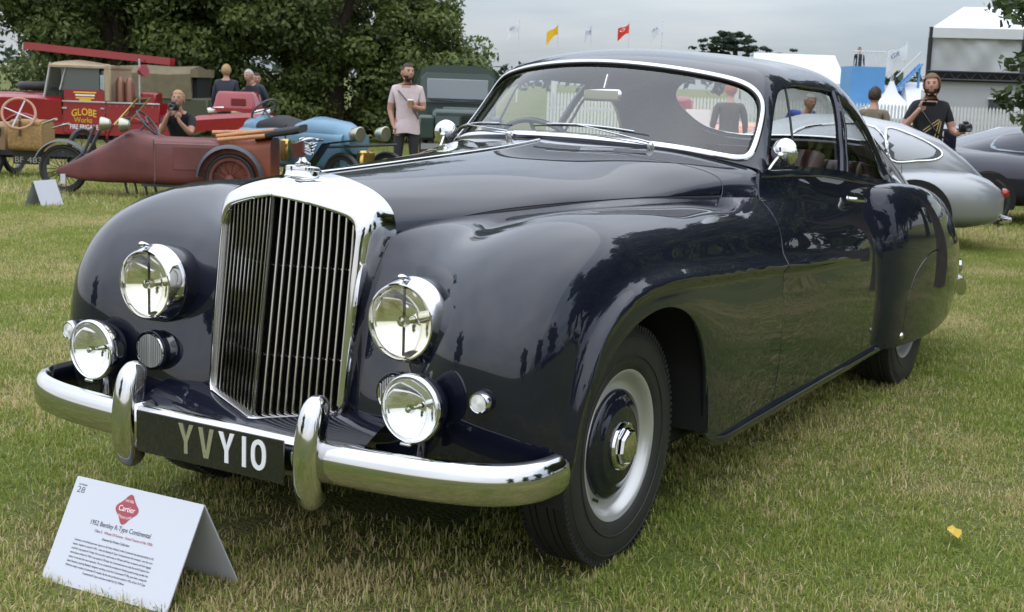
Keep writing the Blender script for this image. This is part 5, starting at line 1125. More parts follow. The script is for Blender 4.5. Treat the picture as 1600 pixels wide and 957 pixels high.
MB().loft([superring(x, .88, hz, .27, e=.8) for x, hz in ((-.52, .10), (-.3, .16), (-.1, .12), (.1, .03))][::-1]).build('cockpit_cover', MATS['black_canvas'], bc); ring_wheel(bc, (-.62, 0, 1.10), .19, (-.7, 0, .7), dkgrey, 4)
MB().loft([[(x, -.36, z), (x, -.52, z), (x, -.52, z+.02), (x, -.36, z+.02)] for x, z in ((-.1, .22), (.25, .24), (.55, .42), (.80, .72), (1.2, .78))]).build('front_wing', mat('gloss_black', (.01, .01, .011), .15, coat=.6), bc)
MB().box((.12, -.42, .62), (.13, .10, .28), bevel=.02).build('fuel_can', brass, bc); MB().tube([(.12, -.42, .76), (.10, -.42, .92), (.14, -.42, .94)], .012, 6).build('can_bracket', steel, bc)
for y in (-.42, .50): spoked('front_wheel', .31, bc, (1.05, y, .33), (.05, 1, 0), .06, 16)
for y in (-.42, .42): spoked('rear_wheel', .31, bc, (-.85, y, .33), (0, 1, 0), .06, 16)
for y in (-.20, .32): MB().lathe([(.03, -.12), (.08, -.06), (.098, .02), (.10, .05), (.09, .06), (0, .055)], (1.10, y, .86), (1, -.1, 0), 20).build('headlamp', oldlamp, bc)
MB().tube([(.9, -.50, .70), (1.12, -.50, .72), (1.15, .55, .72)], .02, 6).build('axle_bar', steel, bc); MB().box((1.0, .1, .48), (.12, .30, .34), bevel=.03).build('radiator', brass, bc)
# ---- dark green utility vehicle, front towards us
gv = empty('utility_vehicle', (-11.26, 17.56, -.31), RZ+.12, 'dark green boxy utility vehicle seen from the front, behind the man with coffee', 'car'); dg = mat('dark_green_paint', (.020, .040, .032), .35, coat=.4, noise=.06); gpale = mat('grey_green_paint', (.075, .105, .098), .4)
MB().loft([[(-.72, y, 1.0), (-.74, y, 1.62), (-.66, y, 1.84), (-.4, y, 1.93), (.4, y, 1.93), (.66, y, 1.84), (.74, y, 1.62), (.72, y, 1.0)] for y in (.0, .10, 1.9)]).build('cab', dg, gv, sharp=40)
MB().loft([[(x*k, y, 1.33+(z-1.33)) for x, z in ((-.66, 1.25), (-.66, 1.68), (-.56, 1.79), (.56, 1.79), (.66, 1.68), (.66, 1.25))] for y, k in ((-.05, 1), (.02, 1.05))]).build('screen_surround', gpale, gv); MB().box((0, -.065, 1.50), (1.12, .02, .36), bevel=.008).build('windscreen', mat('hazy_glass', (.30, .33, .36), .15, .3), gv)
MB().box((0, -.55, .98), (1.0, .95, .34), bevel=.06).build('bonnet', dg, gv); 
for sx in (-1, 1):
    MB().box((sx*.60, -.55, .82), (.32, 1.0, .44), bevel=.05).build('front_wing', dg, gv); hl = MB().lathe([(.10, 0), (.10, -.03), (.09, -.04)], (sx*.28, -1.05, .84), (0, -1, 0), 20).build('headlamp', oldlamp, gv); MB().lathe([(.09, .035), (0, .05)], (sx*.28, -1.05, .84), (0, -1, 0), 20).build('lens', ribl, hl)
    spoked('road_wheel', .37, gv, (sx*.62, -.6, .37), (sx, 0, 0), .13, disc=dg)
MB().box((.28, -1.04, .86), (.52, .03, .38)).build('grille', black, gv)
for k in range(9): MB().box((.28, -1.06, .70+k*.04), (.50, .02, .012)).build('grille_bar', dg, gv)
MB().box((-.24, -1.045, .95), (.42, .03, .16)).build('front_panel', gpale, gv); MB().box((-.2, -1.14, .50), (1.0, .06, .10)).build('bumper', mat('galvanised', (.28, .29, .29), .5, .4), gv)
MB().box((.1, -.16, 1.13), (.78, .22, .10), bevel=.03).build('vent_flap', dg, gv); MB().tube([(-.5, -.09, 1.30), (.1, -.09, 1.27), (.5, -.09, 1.30)], .012, 6).build('wiper', rubberblk, gv)
pb = MB().box((-.16, -1.06, .70), (.34, .014, .28)).build('number_plate', plate_m, gv)
for t, z in (('MST', .715), ('494', .59)):
    Vt, Ft = text_mesh(t, .098, (1, 0, 0), (0, 0, 1), (-.16, -1.075, z), .006, 'CENTER', .28, offset=.012); mesh_obj('plate_lettering', Vt, Ft, mat('cream_ink', (.62, .60, .48), .5), pb, False)
# ---- generic low coupe body from side stations: (x, bottom, top, half width)
def coupe(name, loc, rz, label, low, cab, m_, wx, wr, half, win, group=None, wheel_m=None, winm=None, trim_=None):
    r = empty(name, loc, rz, label, 'car', group)
    MB().loft([superring(x, (a+b)/2, (b-a)/2, w, 36, e=.62, eb=.45) for x, a, b, w in low]).build('body', m_, r, sharp=60)
    if cab: MB().loft([superring(x, a, b-a, w, 36, e=.72) for x, a, b, w in cab]).build('cabin', m_, r, sharp=60)
    for x in wx:
        for sy in (-1, 1):
            spoked('road_wheel', wr, r, (x, sy*(half-.01), wr), (0, sy, 0), .09, disc=wheel_m or silverp)
        for sy in (-1, 1): MB().prism([(math.cos(t)*(wr+.045), max(math.sin(t)*(wr+.045), -.10)) for t in np.linspace(0, 2*PI, 40, endpoint=False)], (x, sy*(half+.032), wr+.01), (1, 0, 0), (0, 0, 1), .25, (0, -sy, 0)).build('wheel_arch', black, r)
    for poly in win:
        for sy in (-1, 1):
            V = []
            for x, z in crom(poly, 4, True):
                k = min(range(len(cab)), key=lambda i: abs(cab[i][0]-x)); xs = [c[0] for c in cab]; o_ = np.argsort(xs); a = np.interp(x, np.array(xs)[o_], np.array([c[1] for c in cab])[o_]); b = np.interp(x, np.array(xs)[o_], np.array([c[2] for c in cab])[o_]); w = np.interp(x, np.array(xs)[o_], np.array([c[3] for c in cab])[o_])
                t = min(.97, max(0, (z-a)/(b-a))); s_ = t**(1/.72); y = w*(math.sqrt(max(0, 1-s_*s_)))**.72; V.append((x, sy*(y+.006), z))
            n_ = len(V); c_ = np.mean(V, 0)+[0, sy*.012, 0]; F = [(i, (i+1) % n_, n_) for i in range(n_)]; F = F if sy < 0 else [f[::-1] for f in F]
            mesh_obj('side_window', V+[tuple(c_)], F, winm or mat('tinted_window', (.045, .05, .055), .08, spec=.35), r, True)
            if trim_: MB().tube(V, .012, 6, closed=True).build('window_trim', trim_, r)
    return r
slv = mat('silver_paint', (.34, .35, .36), .36, .5, coat=.5)
SLOW = [(-3.75, .38, .52, .35), (-3.68, .28, .62, .58), (-3.4, .22, .74, .72), (-2.8, .20, .82, .80), (-1.9, .19, .84, .82), (-.9, .19, .85, .83), (-.2, .20, .87, .83), (.25, .22, .82, .78), (.48, .26, .74, .70), (.60, .32, .66, .58), (.645, .40, .58, .40)]
SCAB = [(-2.35, .72, .80, .55), (-2.05, .74, .98, .66), (-1.7, .76, 1.20, .68), (-1.3, .76, 1.31, .67), (-.8, .76, 1.32, .66), (-.35, .76, 1.25, .63), (0, .76, 1.12, .58), (.25, .74, .95, .50), (.45, .66, .78, .40)]
sv_ = coupe('sports_coupe', (-1.02, 10.83, -.16), RZ, 'silver classic fastback coupe parked behind the tail of the navy coupe', SLOW, SCAB, slv, (-.36, -2.62), .335, .80, [[(-1.62, .90), (-1.55, 1.12), (-1.25, 1.215), (-.72, 1.21), (-.68, .90)], [(-.58, .90), (-.60, 1.20), (-.30, 1.13), (-.06, 1.0), (-.10, .92), (-.3, .895)]], trim_=chrome)
MB().box((-.74, -.832, .80), (.16, .02, .022), bevel=.006).build('door_handle', chrome, sv_); MB().tube([(-.52, -.835, .86), (-.50, -.842, .55), (-.56, -.835, .26)], .003, 4).build('door_gap', black, sv_)
tl = MB().lathe([(.05, 0), (.045, .03), (.02, .06), (0, .065)], (.60, -.52, .60), (.9, -.35, .1), 16).build('tail_lamp', MATS['red_lens'], sv_); MB().tube([(.58, -.62, .33), (.70, -.5, .335), (.72, .5, .335)], .028, 10).build('rear_bumper', chrome, sv_)
navy2 = mat('modern_navy_paint', (.010, .011, .028), .4, 0., coat=1., spec=.1)
NLOW = [(-1.55, .45, .72, .55), (-1.48, .34, .90, .82), (-1.2, .26, .98, .93), (-.6, .24, .99, .97), (.3, .24, .95, .97), (1.2, .24, .90, .97), (2.0, .24, .84, .96), (2.6, .28, .72, .88), (2.9, .34, .55, .6)]
NCAB = [(-1.1, .86, .98, .55), (-.75, .86, 1.10, .66), (-.3, .86, 1.24, .68), (.2, .86, 1.27, .68), (.6, .86, 1.22, .68), (1.0, .84, 1.06, .66), (1.35, .82, .90, .6)]
nv = coupe('supercar', (-.88, 15.30, -.232), RZ+.05, 'dark blue modern mid-engined sports car at the right edge', NLOW, NCAB, navy2, (-.85, 1.8), .33, .95, [[(-.62, .96), (-.60, 1.10), (-.30, 1.175), (.25, 1.185), (.52, 1.10), (.62, .97)]], wheel_m=dkgrey, winm=mat('blue_tint_glass', (.16, .22, .26), .06, coat=.6))
MB().loft([[(x, y, z), (x+.34, y, z+.03), (x+.34, y, z+.05), (x, y, z+.03)] for y, x, z in ((-.62, -1.42, 1.17), (0, -1.40, 1.21), (.62, -1.42, 1.17))]).build('rear_wing', navy2, nv)
for y in (-.5, .5): MB().box((-1.2, y, 1.06), (.16, .03, .26)).build('wing_support', navy2, nv)
MB().tube([(.62, -.70, 1.02), (.58, -.82, 1.10)], .018, 6).box((.54, -.88, 1.13), (.22, .12, .10), bevel=.03).build('door_mirror', navy2, nv); MB().box((-.95, -.985, .62), (.4, .03, .16), bevel=.01).build('side_intake', black, nv)
org = mat('bright_orange', (.62, .13, .02), .25, coat=.8)
OLOW = [(-2.0, .40, .55, .4), (-1.9, .28, .70, .75), (-1.4, .24, .80, .88), (-.4, .22, .82, .9), (.6, .22, .82, .9), (1.4, .24, .80, .88), (1.9, .30, .66, .7), (2.0, .4, .55, .4)]
OCAB = [(-1.0, .72, .82, .5), (-.6, .74, 1.06, .62), (-.1, .74, 1.15, .62), (.4, .74, 1.12, .6), (.9, .74, .95, .52), (1.2, .7, .8, .4)]
coupe('sports_car', (-5.2, 16.48, -.262), RZ, 'bright orange low sports car glimpsed through the cabin of the navy coupe', OLOW, OCAB, org, (-1.25, 1.25), .32, .87, [[(-.5, .84), (-.4, 1.02), (0, 1.08), (.4, 1.04), (.7, .9), (.7, .84)]])
# red lorry seen through the windscreen
rl_ = empty('fire_lorry', (-7.0, 17.2, -.28), RZ, 'red vintage lorry glimpsed through the windscreen of the navy coupe', 'truck'); MB().box((.0, .8, 1.05), (1.1, 1.5, .9), bevel=.08).build('cab', red, rl_); MB().box((1.1, .8, .85), (1.2, 1.4, .5), bevel=.05).build('bonnet', red, rl_)
MB().box((.0, .04, 1.28), (.6, .02, .3)).build('side_window', MATS['dim_window'], rl_); MB().box((.62, .0, 1.12), (.4, .02, .36)).build('white_panel', wht, rl_)
for x in (1.15, -.3): spoked('road_wheel', .42, rl_, (x, .05, .42), (0, -1, 0), .14, disc=red); guard(rl_, x, .42, .48, .02, .1, 3.0, .1, red, .03)
# cars across the lawn that the coupe's flank mirrors
def mirror_copy(loc, rz, lb):
    c = copy_tree(sv_); c.location = loc; c.rotation_euler = (0, 0, rz); c['label'] = lb; c['group'] = 'coupes parked across the lawn'; return c
mirror_copy((10.5, 12.0, -.2), 2.3, 'silver coupe across the lawn, mirrored along the door of the navy coupe'); mirror_copy((13.5, 6.5, -.25), 2.0, 'silver coupe across the lawn, mirrored in the front wing of the navy coupe')
c = copy_tree(nv); c.location = (12.5, 15.5, -.25); c.rotation_euler = (0, 0, 2.2); c['label'] = 'dark blue sports car across the lawn, mirrored in the navy coupe door'
c = copy_tree(nv); c.location = (14.5, 1.0, -.25); c.rotation_euler = (0, 0, 1.7); c['label'] = 'dark blue sports car across the lawn, mirrored low in the front wing'
# ================================================================== people
skin = mat('skin', (.44, .235, .17), .5, noise=.06, nscale=20); tanskin = mat('tanned_skin', (.40, .20, .135), .5, noise=.06, nscale=20)
def head_pts(az, el):
    """unit head surface, a = right, b = forward, c = up, metres for a 1.78 m person; az 0 looks forward"""
    a = np.sin(az)*np.cos(el); b = np.cos(az)*np.cos(el); c = np.sin(el); g = lambda x, s: np.exp(-(x/s)**2)
    jaw = np.clip(-c, 0, 1); w = .078*(1-.30*jaw**1.3*(b > -.2)-.10*jaw); dpt = np.where(b > 0, .094+.006*jaw, .100-.030*jaw); h = np.where(c > 0, .112, .120)
    X, Y, Z = a*w, b*dpt, c*h; f = np.clip(b, 0, 1)**2
    Y = Y+f*(.026*g(X, .011)*g(Z+.012, .022)*(Z > -.045)+.006*g(X, .012)*g(Z-.010, .02)-.009*(g(X-.031, .015)+g(X+.031, .015))*g(Z-.016, .012)+.005*g(Z-.036, .010)*g(X, .05)+.007*g(X, .020)*g(Z+.052, .008)-.004*g(X, .022)*g(Z+.066, .006)+.010*g(X, .022)*g(Z+.095, .018))
    return X, Y, Z
def head_parts(hp, skn, root, hair, hairstyle, beard, ob):
    na_, ne = 48, 34; AZ, EL = np.meshgrid(np.linspace(-PI, PI, na_+1)[:-1], np.linspace(-1.45, PI/2, ne), indexing='ij'); X, Y, Z = head_pts(AZ, EL); n_ = np.stack([X/.078, Y/.098, Z/.115], -1); n_ /= np.linalg.norm(n_, axis=-1)[..., None]
    def patch(name, mask, off, m_, rough=0.):
        rg = np.random.default_rng(3); o_ = off+rough*(rg.random(X.shape)-.5); idx = {}; V = []; F = []
        for i in range(na_):
            for j in range(ne-1):
                q = [(i, j), ((i+1) % na_, j), ((i+1) % na_, j+1), (i, j+1)]
                if all(mask[p] for p in q):
                    for p in q:
                        if p not in idx: idx[p] = len(V); V.append(hp(X[p]+n_[p][0]*o_[p], Y[p]+n_[p][1]*o_[p], Z[p]+n_[p][2]*o_[p]))
                    F.append(tuple(idx[p] for p in q))
        if not F: return
        if m_ is None: return V, F
        return mesh_obj(name, V, F, m_, root, True)
    one = np.ones_like(X, bool); V, F = patch('head', one, 0., None); bm = bmesh.new(); bm.from_mesh(ob.data); vs = [bm.verts.new(v) for v in V]
    for f in F:
        fc = bm.faces.new([vs[i] for i in f]); fc.smooth = True; fc.material_index = 0
    bm.to_mesh(ob.data); bm.free()
    front = np.cos(AZ)
    if hair:
        line = np.where(front > .45, .062, np.where(front > -.15, .030, -.060)); 
        if hairstyle == 'long': line = np.where(front > .55, .060, np.where(front > .25, -.02, -.105))
        patch('hair', Z > line, .0075 if hairstyle != 'long' else .016, hair, .011)
    if beard: patch('beard', (Z < -.034-.016*np.clip(front-.5, 0, 1)) & (front > .12) & (Z > -.116) & ~((np.abs(X) < .022) & (Z > -.066) & (Z < -.046)), .0045, beard, .003)
    for s_ in (-1, 1):
        MB().ball(hp(s_*.030, .0815, .015), .0085, 10, (1.25, 1, .75)).build('eye', mat('eye_dark', (.06, .045, .04), .25), root); MB().tube([hp(s_*.016, .096, .031), hp(s_*.030, .094, .036), hp(s_*.045, .083, .031)], .0035, 6).build('eyebrow', hair or mat('brown_hair', (.05, .03, .018), .7), root)
        MB().loft([[hp(s_*(.074+d), -.008+math.cos(t)*r*.6, -.002+math.sin(t)*r) for t in np.linspace(0, 2*PI, 12, endpoint=False)] for d, r in ((-.002, .026), (.010, .031), (.012, .024), (.006, .012))]).build('ear', skn, root)
    MB().tube([hp(-.022, .093, -.056), hp(0, .102, -.054), hp(.022, .093, -.056)], .004, 6).build('mouth', mat('lip', (.28, .11, .09), .5), root)
def person(name, loc, rz, label, J=None, rad=None, H=1.78, shirt=None, trouser=None, shoe=None, skn=None, sleeve='short', hair=None, hairstyle='short', beard=None, face=True, look=0., hem=.90, up_ok=True):
    root = empty(name, loc, rz, label, 'person'); k = H/1.78; skn = skn or skin
    P = dict(pel=(0, 0, .96), spi=(0, .01, 1.12), che=(0, 0, 1.32), nek=(0, 0, 1.50), hd0=(0, -.02, 1.58), hd1=(0, -.015, 1.67), shL=(-.18, 0, 1.43), elL=(-.235, .03, 1.15), wrL=(-.25, -.05, .92), haL=(-.25, -.08, .84), shR=(.18, 0, 1.43), elR=(.235, .03, 1.15), wrR=(.25, -.05, .92), haR=(.25, -.08, .84),
             hiL=(-.095, 0, .90), knL=(-.11, -.02, .49), anL=(-.115, .03, .085), toL=(-.125, -.13, .04), hiR=(.095, 0, .90), knR=(.11, -.02, .49), anR=(.115, .03, .085), toR=(.125, -.13, .04))
    P.update(J or {})
    Rd = dict(pel=(.155, .115), spi=(.145, .105), che=(.165, .115), nek=(.058, .058), hd0=(.052, .056), hd1=(.050, .058), sh=(.072, .068), el=(.046, .046), wr=(.031, .028), ha=(.036, .022), hi=(.095, .092), kn=(.062, .062), an=(.045, .048), to=(.042, .034)); Rd.update(rad or {})
    E_ = [('pel', 'spi'), ('spi', 'che'), ('che', 'nek'), ('nek', 'hd0'), ('hd0', 'hd1')]+[(a+s_, b+s_) for s_ in 'LR' for a, b in (('sh', 'el'), ('el', 'wr'), ('wr', 'ha'), ('hi', 'kn'), ('kn', 'an'), ('an', 'to'))]+[('che', 'shL'), ('che', 'shR'), ('pel', 'hiL'), ('pel', 'hiR')]
    nm = list(P); me = bpy.data.meshes.new('body'); me.from_pydata([tuple(np.array(P[n])*k) for n in nm], [(nm.index(a), nm.index(b)) for a, b in E_], []); ob = bpy.data.objects.new('body', me); COL.objects.link(ob)
    ob.modifiers.new('skin', 'SKIN'); sl = me.skin_vertices[0].data
    for i, n in enumerate(nm):
        r = Rd.get(n) or Rd.get(n[:-1]); sl[i].radius = (r[0]*k, r[1]*k); sl[i].use_root = n == 'pel'
    md_ = ob.modifiers.new('sub', 'SUBSURF'); md_.levels = 3; md_.render_levels = 3
    dg_ = bpy.context.evaluated_depsgraph_get(); m2 = bpy.data.meshes.new_from_object(ob.evaluated_get(dg_)); bpy.data.objects.remove(ob); bpy.data.meshes.remove(me)
    ob = bpy.data.objects.new('body', m2); COL.objects.link(ob); ob.parent = root; m2.materials.clear()
    for q in (skn, shirt, trouser, shoe or rubberblk): m2.materials.append(q)
    A = np.array([P[a] for a, b in E_])*k; B = np.array([P[b] for a, b in E_])*k; e = B-A; wt = np.array([1.5 if {a, b} & {'pel', 'spi', 'che'} else 1. for a, b in E_])
    n_ = len(m2.polygons); C = np.empty(n_*3); m2.polygons.foreach_get('center', C); C = C.reshape(-1, 3)
    t = np.clip(((C[:, None]-A)*e).sum(2)/(e*e).sum(1), 0, 1); d = np.linalg.norm(C[:, None]-(A+e*t[..., None]), axis=2); arm = np.array([a[:2] in ('sh', 'el', 'wr') for a, b in E_]); d = d/wt+np.where(arm & (d > .085), 1., 0.); jj = d.argmin(1); nk = np.array(P['nek'])*k; idx = []
    for i in range(n_):
        j = int(jj[i]); tt = t[i, j]; a, b = E_[j]
        if b in ('hd0', 'hd1') or (C[i, 2] > nk[2]-.028 and np.hypot(*(C[i, :2]-nk[:2])) < .10): g = 0
        elif a[:2] == 'wr': g = 0
        elif a[:2] == 'el' and sleeve == 'short': g = 0
        elif a[:2] == 'sh' and sleeve == 'short': g = 1 if tt < .62 else 0
        elif a[:2] in ('sh', 'el') or {a, b} & {'che', 'nek'}: g = 1
        elif a[:2] == 'an': g = 3
        else: g = 1 if a == 'pel' and b == 'spi' and up_ok else 2
        if g in (1, 2) and a[:2] not in ('sh', 'el', 'kn', 'an') and not (J and 'pel' in J): g = 1 if C[i, 2] > hem*k else 2
        idx.append(g)
    m2.polygons.foreach_set('material_index', idx); m2.polygons.foreach_set('use_smooth', [True]*len(idx))
    hc = (np.array(P['hd0'])*.10+np.array(P['hd1'])*.90)*k; up = np.array(P['hd1'])-np.array(P['hd0']); up = up/np.linalg.norm(up); f0 = np.array([math.sin(look), -math.cos(look), 0.]); f0 = f0-up*(f0@up); f0 /= np.linalg.norm(f0); s0 = np.cross(f0, up)
    def hp(a, b, c): return hc+(s0*a+f0*b+up*c)*k*1.07
    if face: head_parts(hp, skn, root, hair, hairstyle, beard, ob)
    def hand(s_, curl=.5, dirv=None):
        w = np.array(P['wr'+s_])*k; h = np.array(P['ha'+s_])*k; d = (h-w)/np.linalg.norm(h-w); d2 = d if dirv is None else np.array(dirv)/np.linalg.norm(dirv); a = np.cross(d2, [0, 1, 0.3]); a /= np.linalg.norm(a); n_ = np.cross(a, d2); mb = MB()
        for q, (o_, L_) in enumerate(((-.030, .062), (-.010, .075), (.010, .070), (.028, .055))):
            p0 = h+a*o_+d2*.02; p1 = p0+(d2*math.cos(curl)+n_*math.sin(curl))*L_*.5; p2 = p1+(d2*math.cos(curl*2)+n_*math.sin(curl*2))*L_*.5; mb.tube([p0-d2*.02, p0, p1, p2], [.010, .0095, .009, .006], 7)
        p0 = h-a*.030-d2*.02; mb.tube([p0, p0-a*.022+d2*.02, p0-a*.020+d2*.05+n_*.02], [.012, .011, .007], 7); mb.build('hand', skn, root)
    hand('L', .6); hand('R', .6)
    root['_k'] = k; del root['_k']
    return root, P, k
hbrown = mat('dark_brown_hair', (.035, .02, .012), .6, bump=.5, bscale=120); hlight = mat('light_brown_hair', (.16, .085, .04), .6, bump=.5, bscale=120); hblond = mat('blond_hair', (.38, .24, .11), .6, bump=.4, bscale=120); hgrey = mat('grey_hair', (.45, .43, .40), .7, bump=.4, bscale=120)
tee = mat('black_cotton', (.010, .010, .012), .85, noise=.2, nscale=10); pink = mat('pale_pink_shirt', (.58, .47, .47), .85, noise=.08, nscale=14, bump=.2, bscale=25); dark = mat('charcoal_trousers', (.022, .022, .026), .8, noise=.15); navyj = mat('dark_navy_jacket', (.018, .022, .035), .7, noise=.2, nscale=8); camb = mat('camera_black', (.012, .012, .013), .35); bluej = mat('royal_blue_jacket', (.02, .06, .32), .6, noise=.15, nscale=8)
# man with coffee
mp, P_, k_ = person('person', (-8.348, 11.845, -.224), RZ, 'bearded man in pale pink short-sleeved shirt and dark trousers holding a coffee cup', dict(elR=(.225, -.02, 1.17), wrR=(.12, -.20, 1.20), haR=(.075, -.225, 1.23), wrL=(-.17, -.06, .93), haL=(-.13, -.09, .88)), shirt=pink, trouser=dark, hair=hbrown, beard=hbrown, look=.55, rad=dict(spi=(.15, .115), che=(.17, .125)))
MB().loft([[(math.cos(t)*rx, math.sin(t)*ry+.005, z+.012*math.sin(3*t)) for t in np.linspace(0, 2*PI, 36, endpoint=False)] for z, rx, ry in ((.84, .186, .148), (.92, .182, .145), (1.02, .165, .128))]).build('shirt_tail', pink, mp)
MB().tube([(-.16, -.02, 1.46), (-.06, -.125, 1.36), (.06, -.135, 1.22), (.17, -.04, 1.04)], .014, 8, flat=.5).build('shoulder_strap', mat('grey_webbing', (.10, .10, .11), .8), mp)
cup = MB().lathe([(0, 0), (.030, 0), (.040, .10), (.042, .104)], (0, 0, 0), (0, 0, 1), 20).build('coffee_cup', mat('kraft_cup', (.36, .21, .11), .7), None); R3 = Matrix.Rotation(RZ, 3, 'Z'); cup.location = Vector((-8.348, 11.845, -.224))+R3 @ Vector((.07, -.275, 1.19)); tag(cup, 'paper coffee cup with white lid held by the man in pink', 'cup')
MB().lathe([(.043, .100), (.043, .112), (.036, .118), (0, .118)], (0, 0, 0), (0, 0, 1), 20).build('lid', wht, cup)
# photographer standing right
rp, P_, k_ = person('person', (-1.499, 12.629, -.19), RZ, 'bearded long-haired man in black T-shirt holding up a phone and a camera', dict(hd0=(-.01, -.05, 1.58), hd1=(-.015, -.045, 1.68), elL=(-.30, -.02, 1.16), wrL=(-.20, -.18, 1.36), haL=(-.165, -.205, 1.42), elR=(.27, -.03, 1.16), wrR=(.27, -.22, 1.13), haR=(.285, -.27, 1.16)), H=1.80, shirt=tee, trouser=navyj, hair=hlight, hairstyle='long', beard=hbrown, look=-.35, rad=dict(che=(.185, .13), spi=(.17, .125), pel=(.17, .13)))
gold = mat('gold_print', (.45, .34, .12), .5); pr = MB()
for a, b in (((-.10, 1.17), (.07, 1.30)), ((-.09, 1.14), (.085, 1.275)), ((.085, 1.30), (.03, 1.06)), ((.10, 1.28), (.07, 1.06)), ((.03, 1.06), (.0, 1.02)), ((.07, 1.06), (.09, 1.0))):
    pr.tube([(a[0], -.138, a[1]), (b[0], -.138, b[1])], .005, 5)
pr.build('shirt_print', gold, rp); MB().tube([(-.15, .02, 1.50), (-.12, -.13, 1.38), (.05, -.15, 1.15), (.20, -.12, 1.06)], .012, 6).build('camera_strap', camb, rp)
MB().loft([[(math.cos(t)*rx*(1+.05*math.sin(5*t+z*40)), math.sin(t)*ry*(1+.05*math.sin(7*t-z*30)), z+.02*math.sin(2*t)) for t in np.linspace(0, 2*PI, 40, endpoint=False)] for z, rx, ry in ((.80, .205, .17), (.92, .215, .18), (1.0, .205, .17), (1.05, .18, .145))]).build('waist_jacket', dark, rp)
def held(name, parts, base, off, label, cat):
    r = empty(name, tuple(Vector(base)+R3 @ Vector(off)), RZ, label, cat)
    for nm, mb, m_ in parts: mb.build(nm, m_, r)
    return r
held('smartphone', [('case', MB().box((0, 0, 0), (.155, .010, .075), bevel=.004, rot=(.9, 0, -.1)), camb)], (-1.499, 12.629, -.19), (-.09, -.25, 1.475), 'black phone held flat by the man in the black T-shirt', 'phone')
def camera_parts(): return [('camera_body', MB().box((0, 0, 0), (.14, .06, .095), bevel=.012).box((0, 0, .06), (.06, .05, .035), bevel=.012), camb), ('lens', MB().lathe([(.035, 0), (.038, .04), (.042, .09), (.040, .10), (.034, .102)], (0, -.03, 0), (0, -1, 0), 20), camb), ('lens_glass', MB().lathe([(.034, .096), (0, .090)], (0, -.03, 0), (0, -1, 0), 20), mat('coated_glass', (.02, .02, .03), .05, coat=1.)), ('dial', MB().lathe([(.015, 0), (.015, .012), (0, .012)], (.045, 0, .048), (0, 0, 1), 12), satin)]
held('camera', camera_parts(), (-1.499, 12.629, -.19), (.33, -.30, 1.22), 'black camera in the raised hand of the man in the black T-shirt', 'camera')
# crouching photographer behind the maroon cyclecar
cpj = dict(pel=(0, .25, .50), spi=(0, .18, .66), che=(0, .05, .86), nek=(0, -.03, 1.03), hd0=(0, -.06, 1.11), hd1=(0, -.05, 1.21), shL=(-.18, .03, .96), elL=(-.20, -.17, .76), wrL=(-.10, -.27, .96), haL=(-.07, -.25, 1.02), shR=(.18, .03, .96), elR=(.20, -.18, .74), wrR=(.08, -.29, .90), haR=(.05, -.28, .97), hiL=(-.1, .22, .46), knL=(-.16, -.18, .50), anL=(-.16, .05, .09), toL=(-.17, -.12, .04), hiR=(.1, .22, .46), knR=(.16, -.10, .12), anR=(.16, .28, .10), toR=(.16, .40, .04))
person('person', (-11.03, 10.25, -.232), RZ, 'crouching photographer in black with fair hair behind the maroon cyclecar', cpj, shirt=tee, trouser=dark, hair=hblond, skn=tanskin)
held('camera', camera_parts(), (-11.03, 10.25, -.232), (.0, -.30, 1.10), 'black camera held to the eye of the crouching photographer', 'camera')
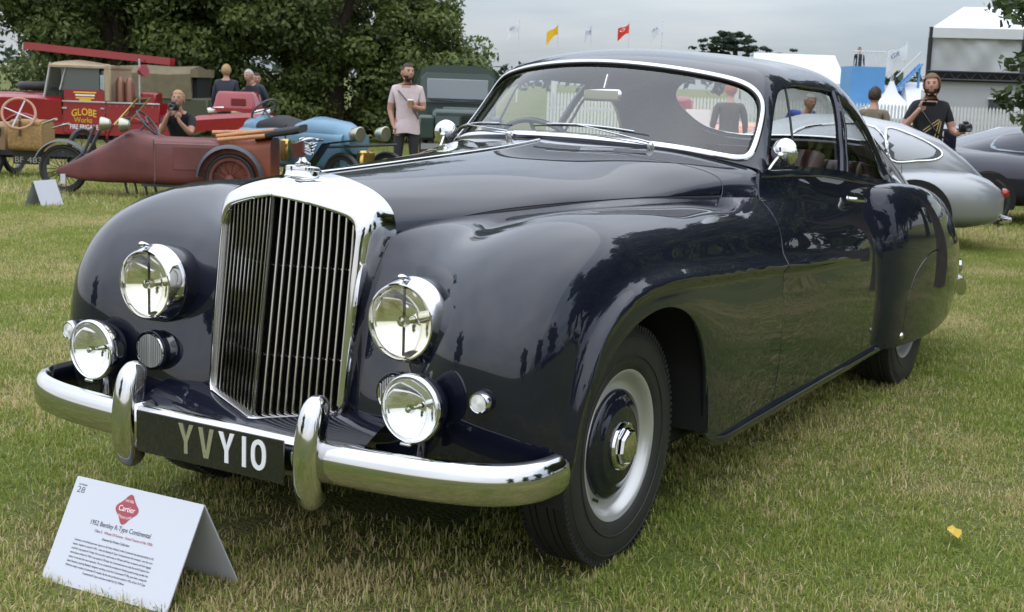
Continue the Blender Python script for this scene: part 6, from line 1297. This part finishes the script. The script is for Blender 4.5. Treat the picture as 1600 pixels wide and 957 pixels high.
# three men behind the pump
person('person', (-16.3, 16.9, -.34), RZ+PI, 'man in dark jacket with cropped fair hair, back turned, leftmost of the trio', shirt=navyj, trouser=dark, hair=hblond, sleeve='long', H=1.84, rad=dict(che=(.2, .14), spi=(.19, .14)))
person('person', (-16.2, 17.5, -.345), RZ+.4, 'man in dark grey jacket leaning forward, middle of the trio', dict(che=(.04, -.10, 1.26), nek=(.06, -.18, 1.42), hd0=(.07, -.22, 1.49), hd1=(.07, -.23, 1.59), shL=(-.14, -.08, 1.37), shR=(.22, -.1, 1.37)), shirt=mat('grey_jacket', (.05, .05, .055), .7), trouser=dark, hair=hbrown, sleeve='long')
person('person', (-15.7, 17.15, -.338), RZ-.5, 'white-haired man in navy jacket, rightmost of the trio by the red pump', dict(che=(-.03, -.06, 1.30), nek=(-.05, -.13, 1.47), hd0=(-.06, -.18, 1.54), hd1=(-.07, -.19, 1.64), shL=(-.21, -.06, 1.41), shR=(.15, -.05, 1.41), wrR=(.12, -.25, 1.0), haR=(.1, -.3, .95)), shirt=navyj, trouser=dark, hair=hgrey, sleeve='long', rad=dict(che=(.19, .14), spi=(.18, .14), pel=(.175, .14)))
# others glimpsed
person('person', (-2.824, 14.98, -.231), RZ+2.6, 'person with brown hair and khaki top half hidden behind the coupe roof', shirt=mat('khaki_top', (.16, .13, .09), .8), trouser=dark, hair=hbrown, sleeve='long', H=1.70)
person('person', (-3.98, 15.4, -.243), RZ+.3, 'person in royal blue jacket glimpsed through the coupe side window', dict(che=(.0, -.12, 1.28), nek=(0, -.20, 1.43), hd0=(0, -.25, 1.50), hd1=(0, -.26, 1.59)), shirt=bluej, trouser=mat('blue_jeans', (.05, .07, .13), .8), hair=hgrey, sleeve='long', H=1.66)
person('person', (-4.75, 14.6, -.235), RZ+PI, 'person in dark coat with an orange-red cap seen through the windscreen', shirt=mat('brown_coat', (.05, .035, .03), .8), trouser=mat('blue_jeans', (.05, .07, .13), .8), hair=mat('orange_cap', (.50, .10, .05), .7), sleeve='long', H=1.72)
person('person', (-8.0, 18.3, -.30), RZ, 'person in yellow high-visibility vest beyond the lorry, seen through the windscreen', shirt=mat('hi_vis', (.55, .75, .05), .6), trouser=dark, hair=hbrown, H=1.74)
person('person', (-16.1, 58.6, 1.72), RZ, 'small dark figure standing on top of the blue stand', shirt=navyj, trouser=dark, hair=hbrown, sleeve='long', H=1.75)
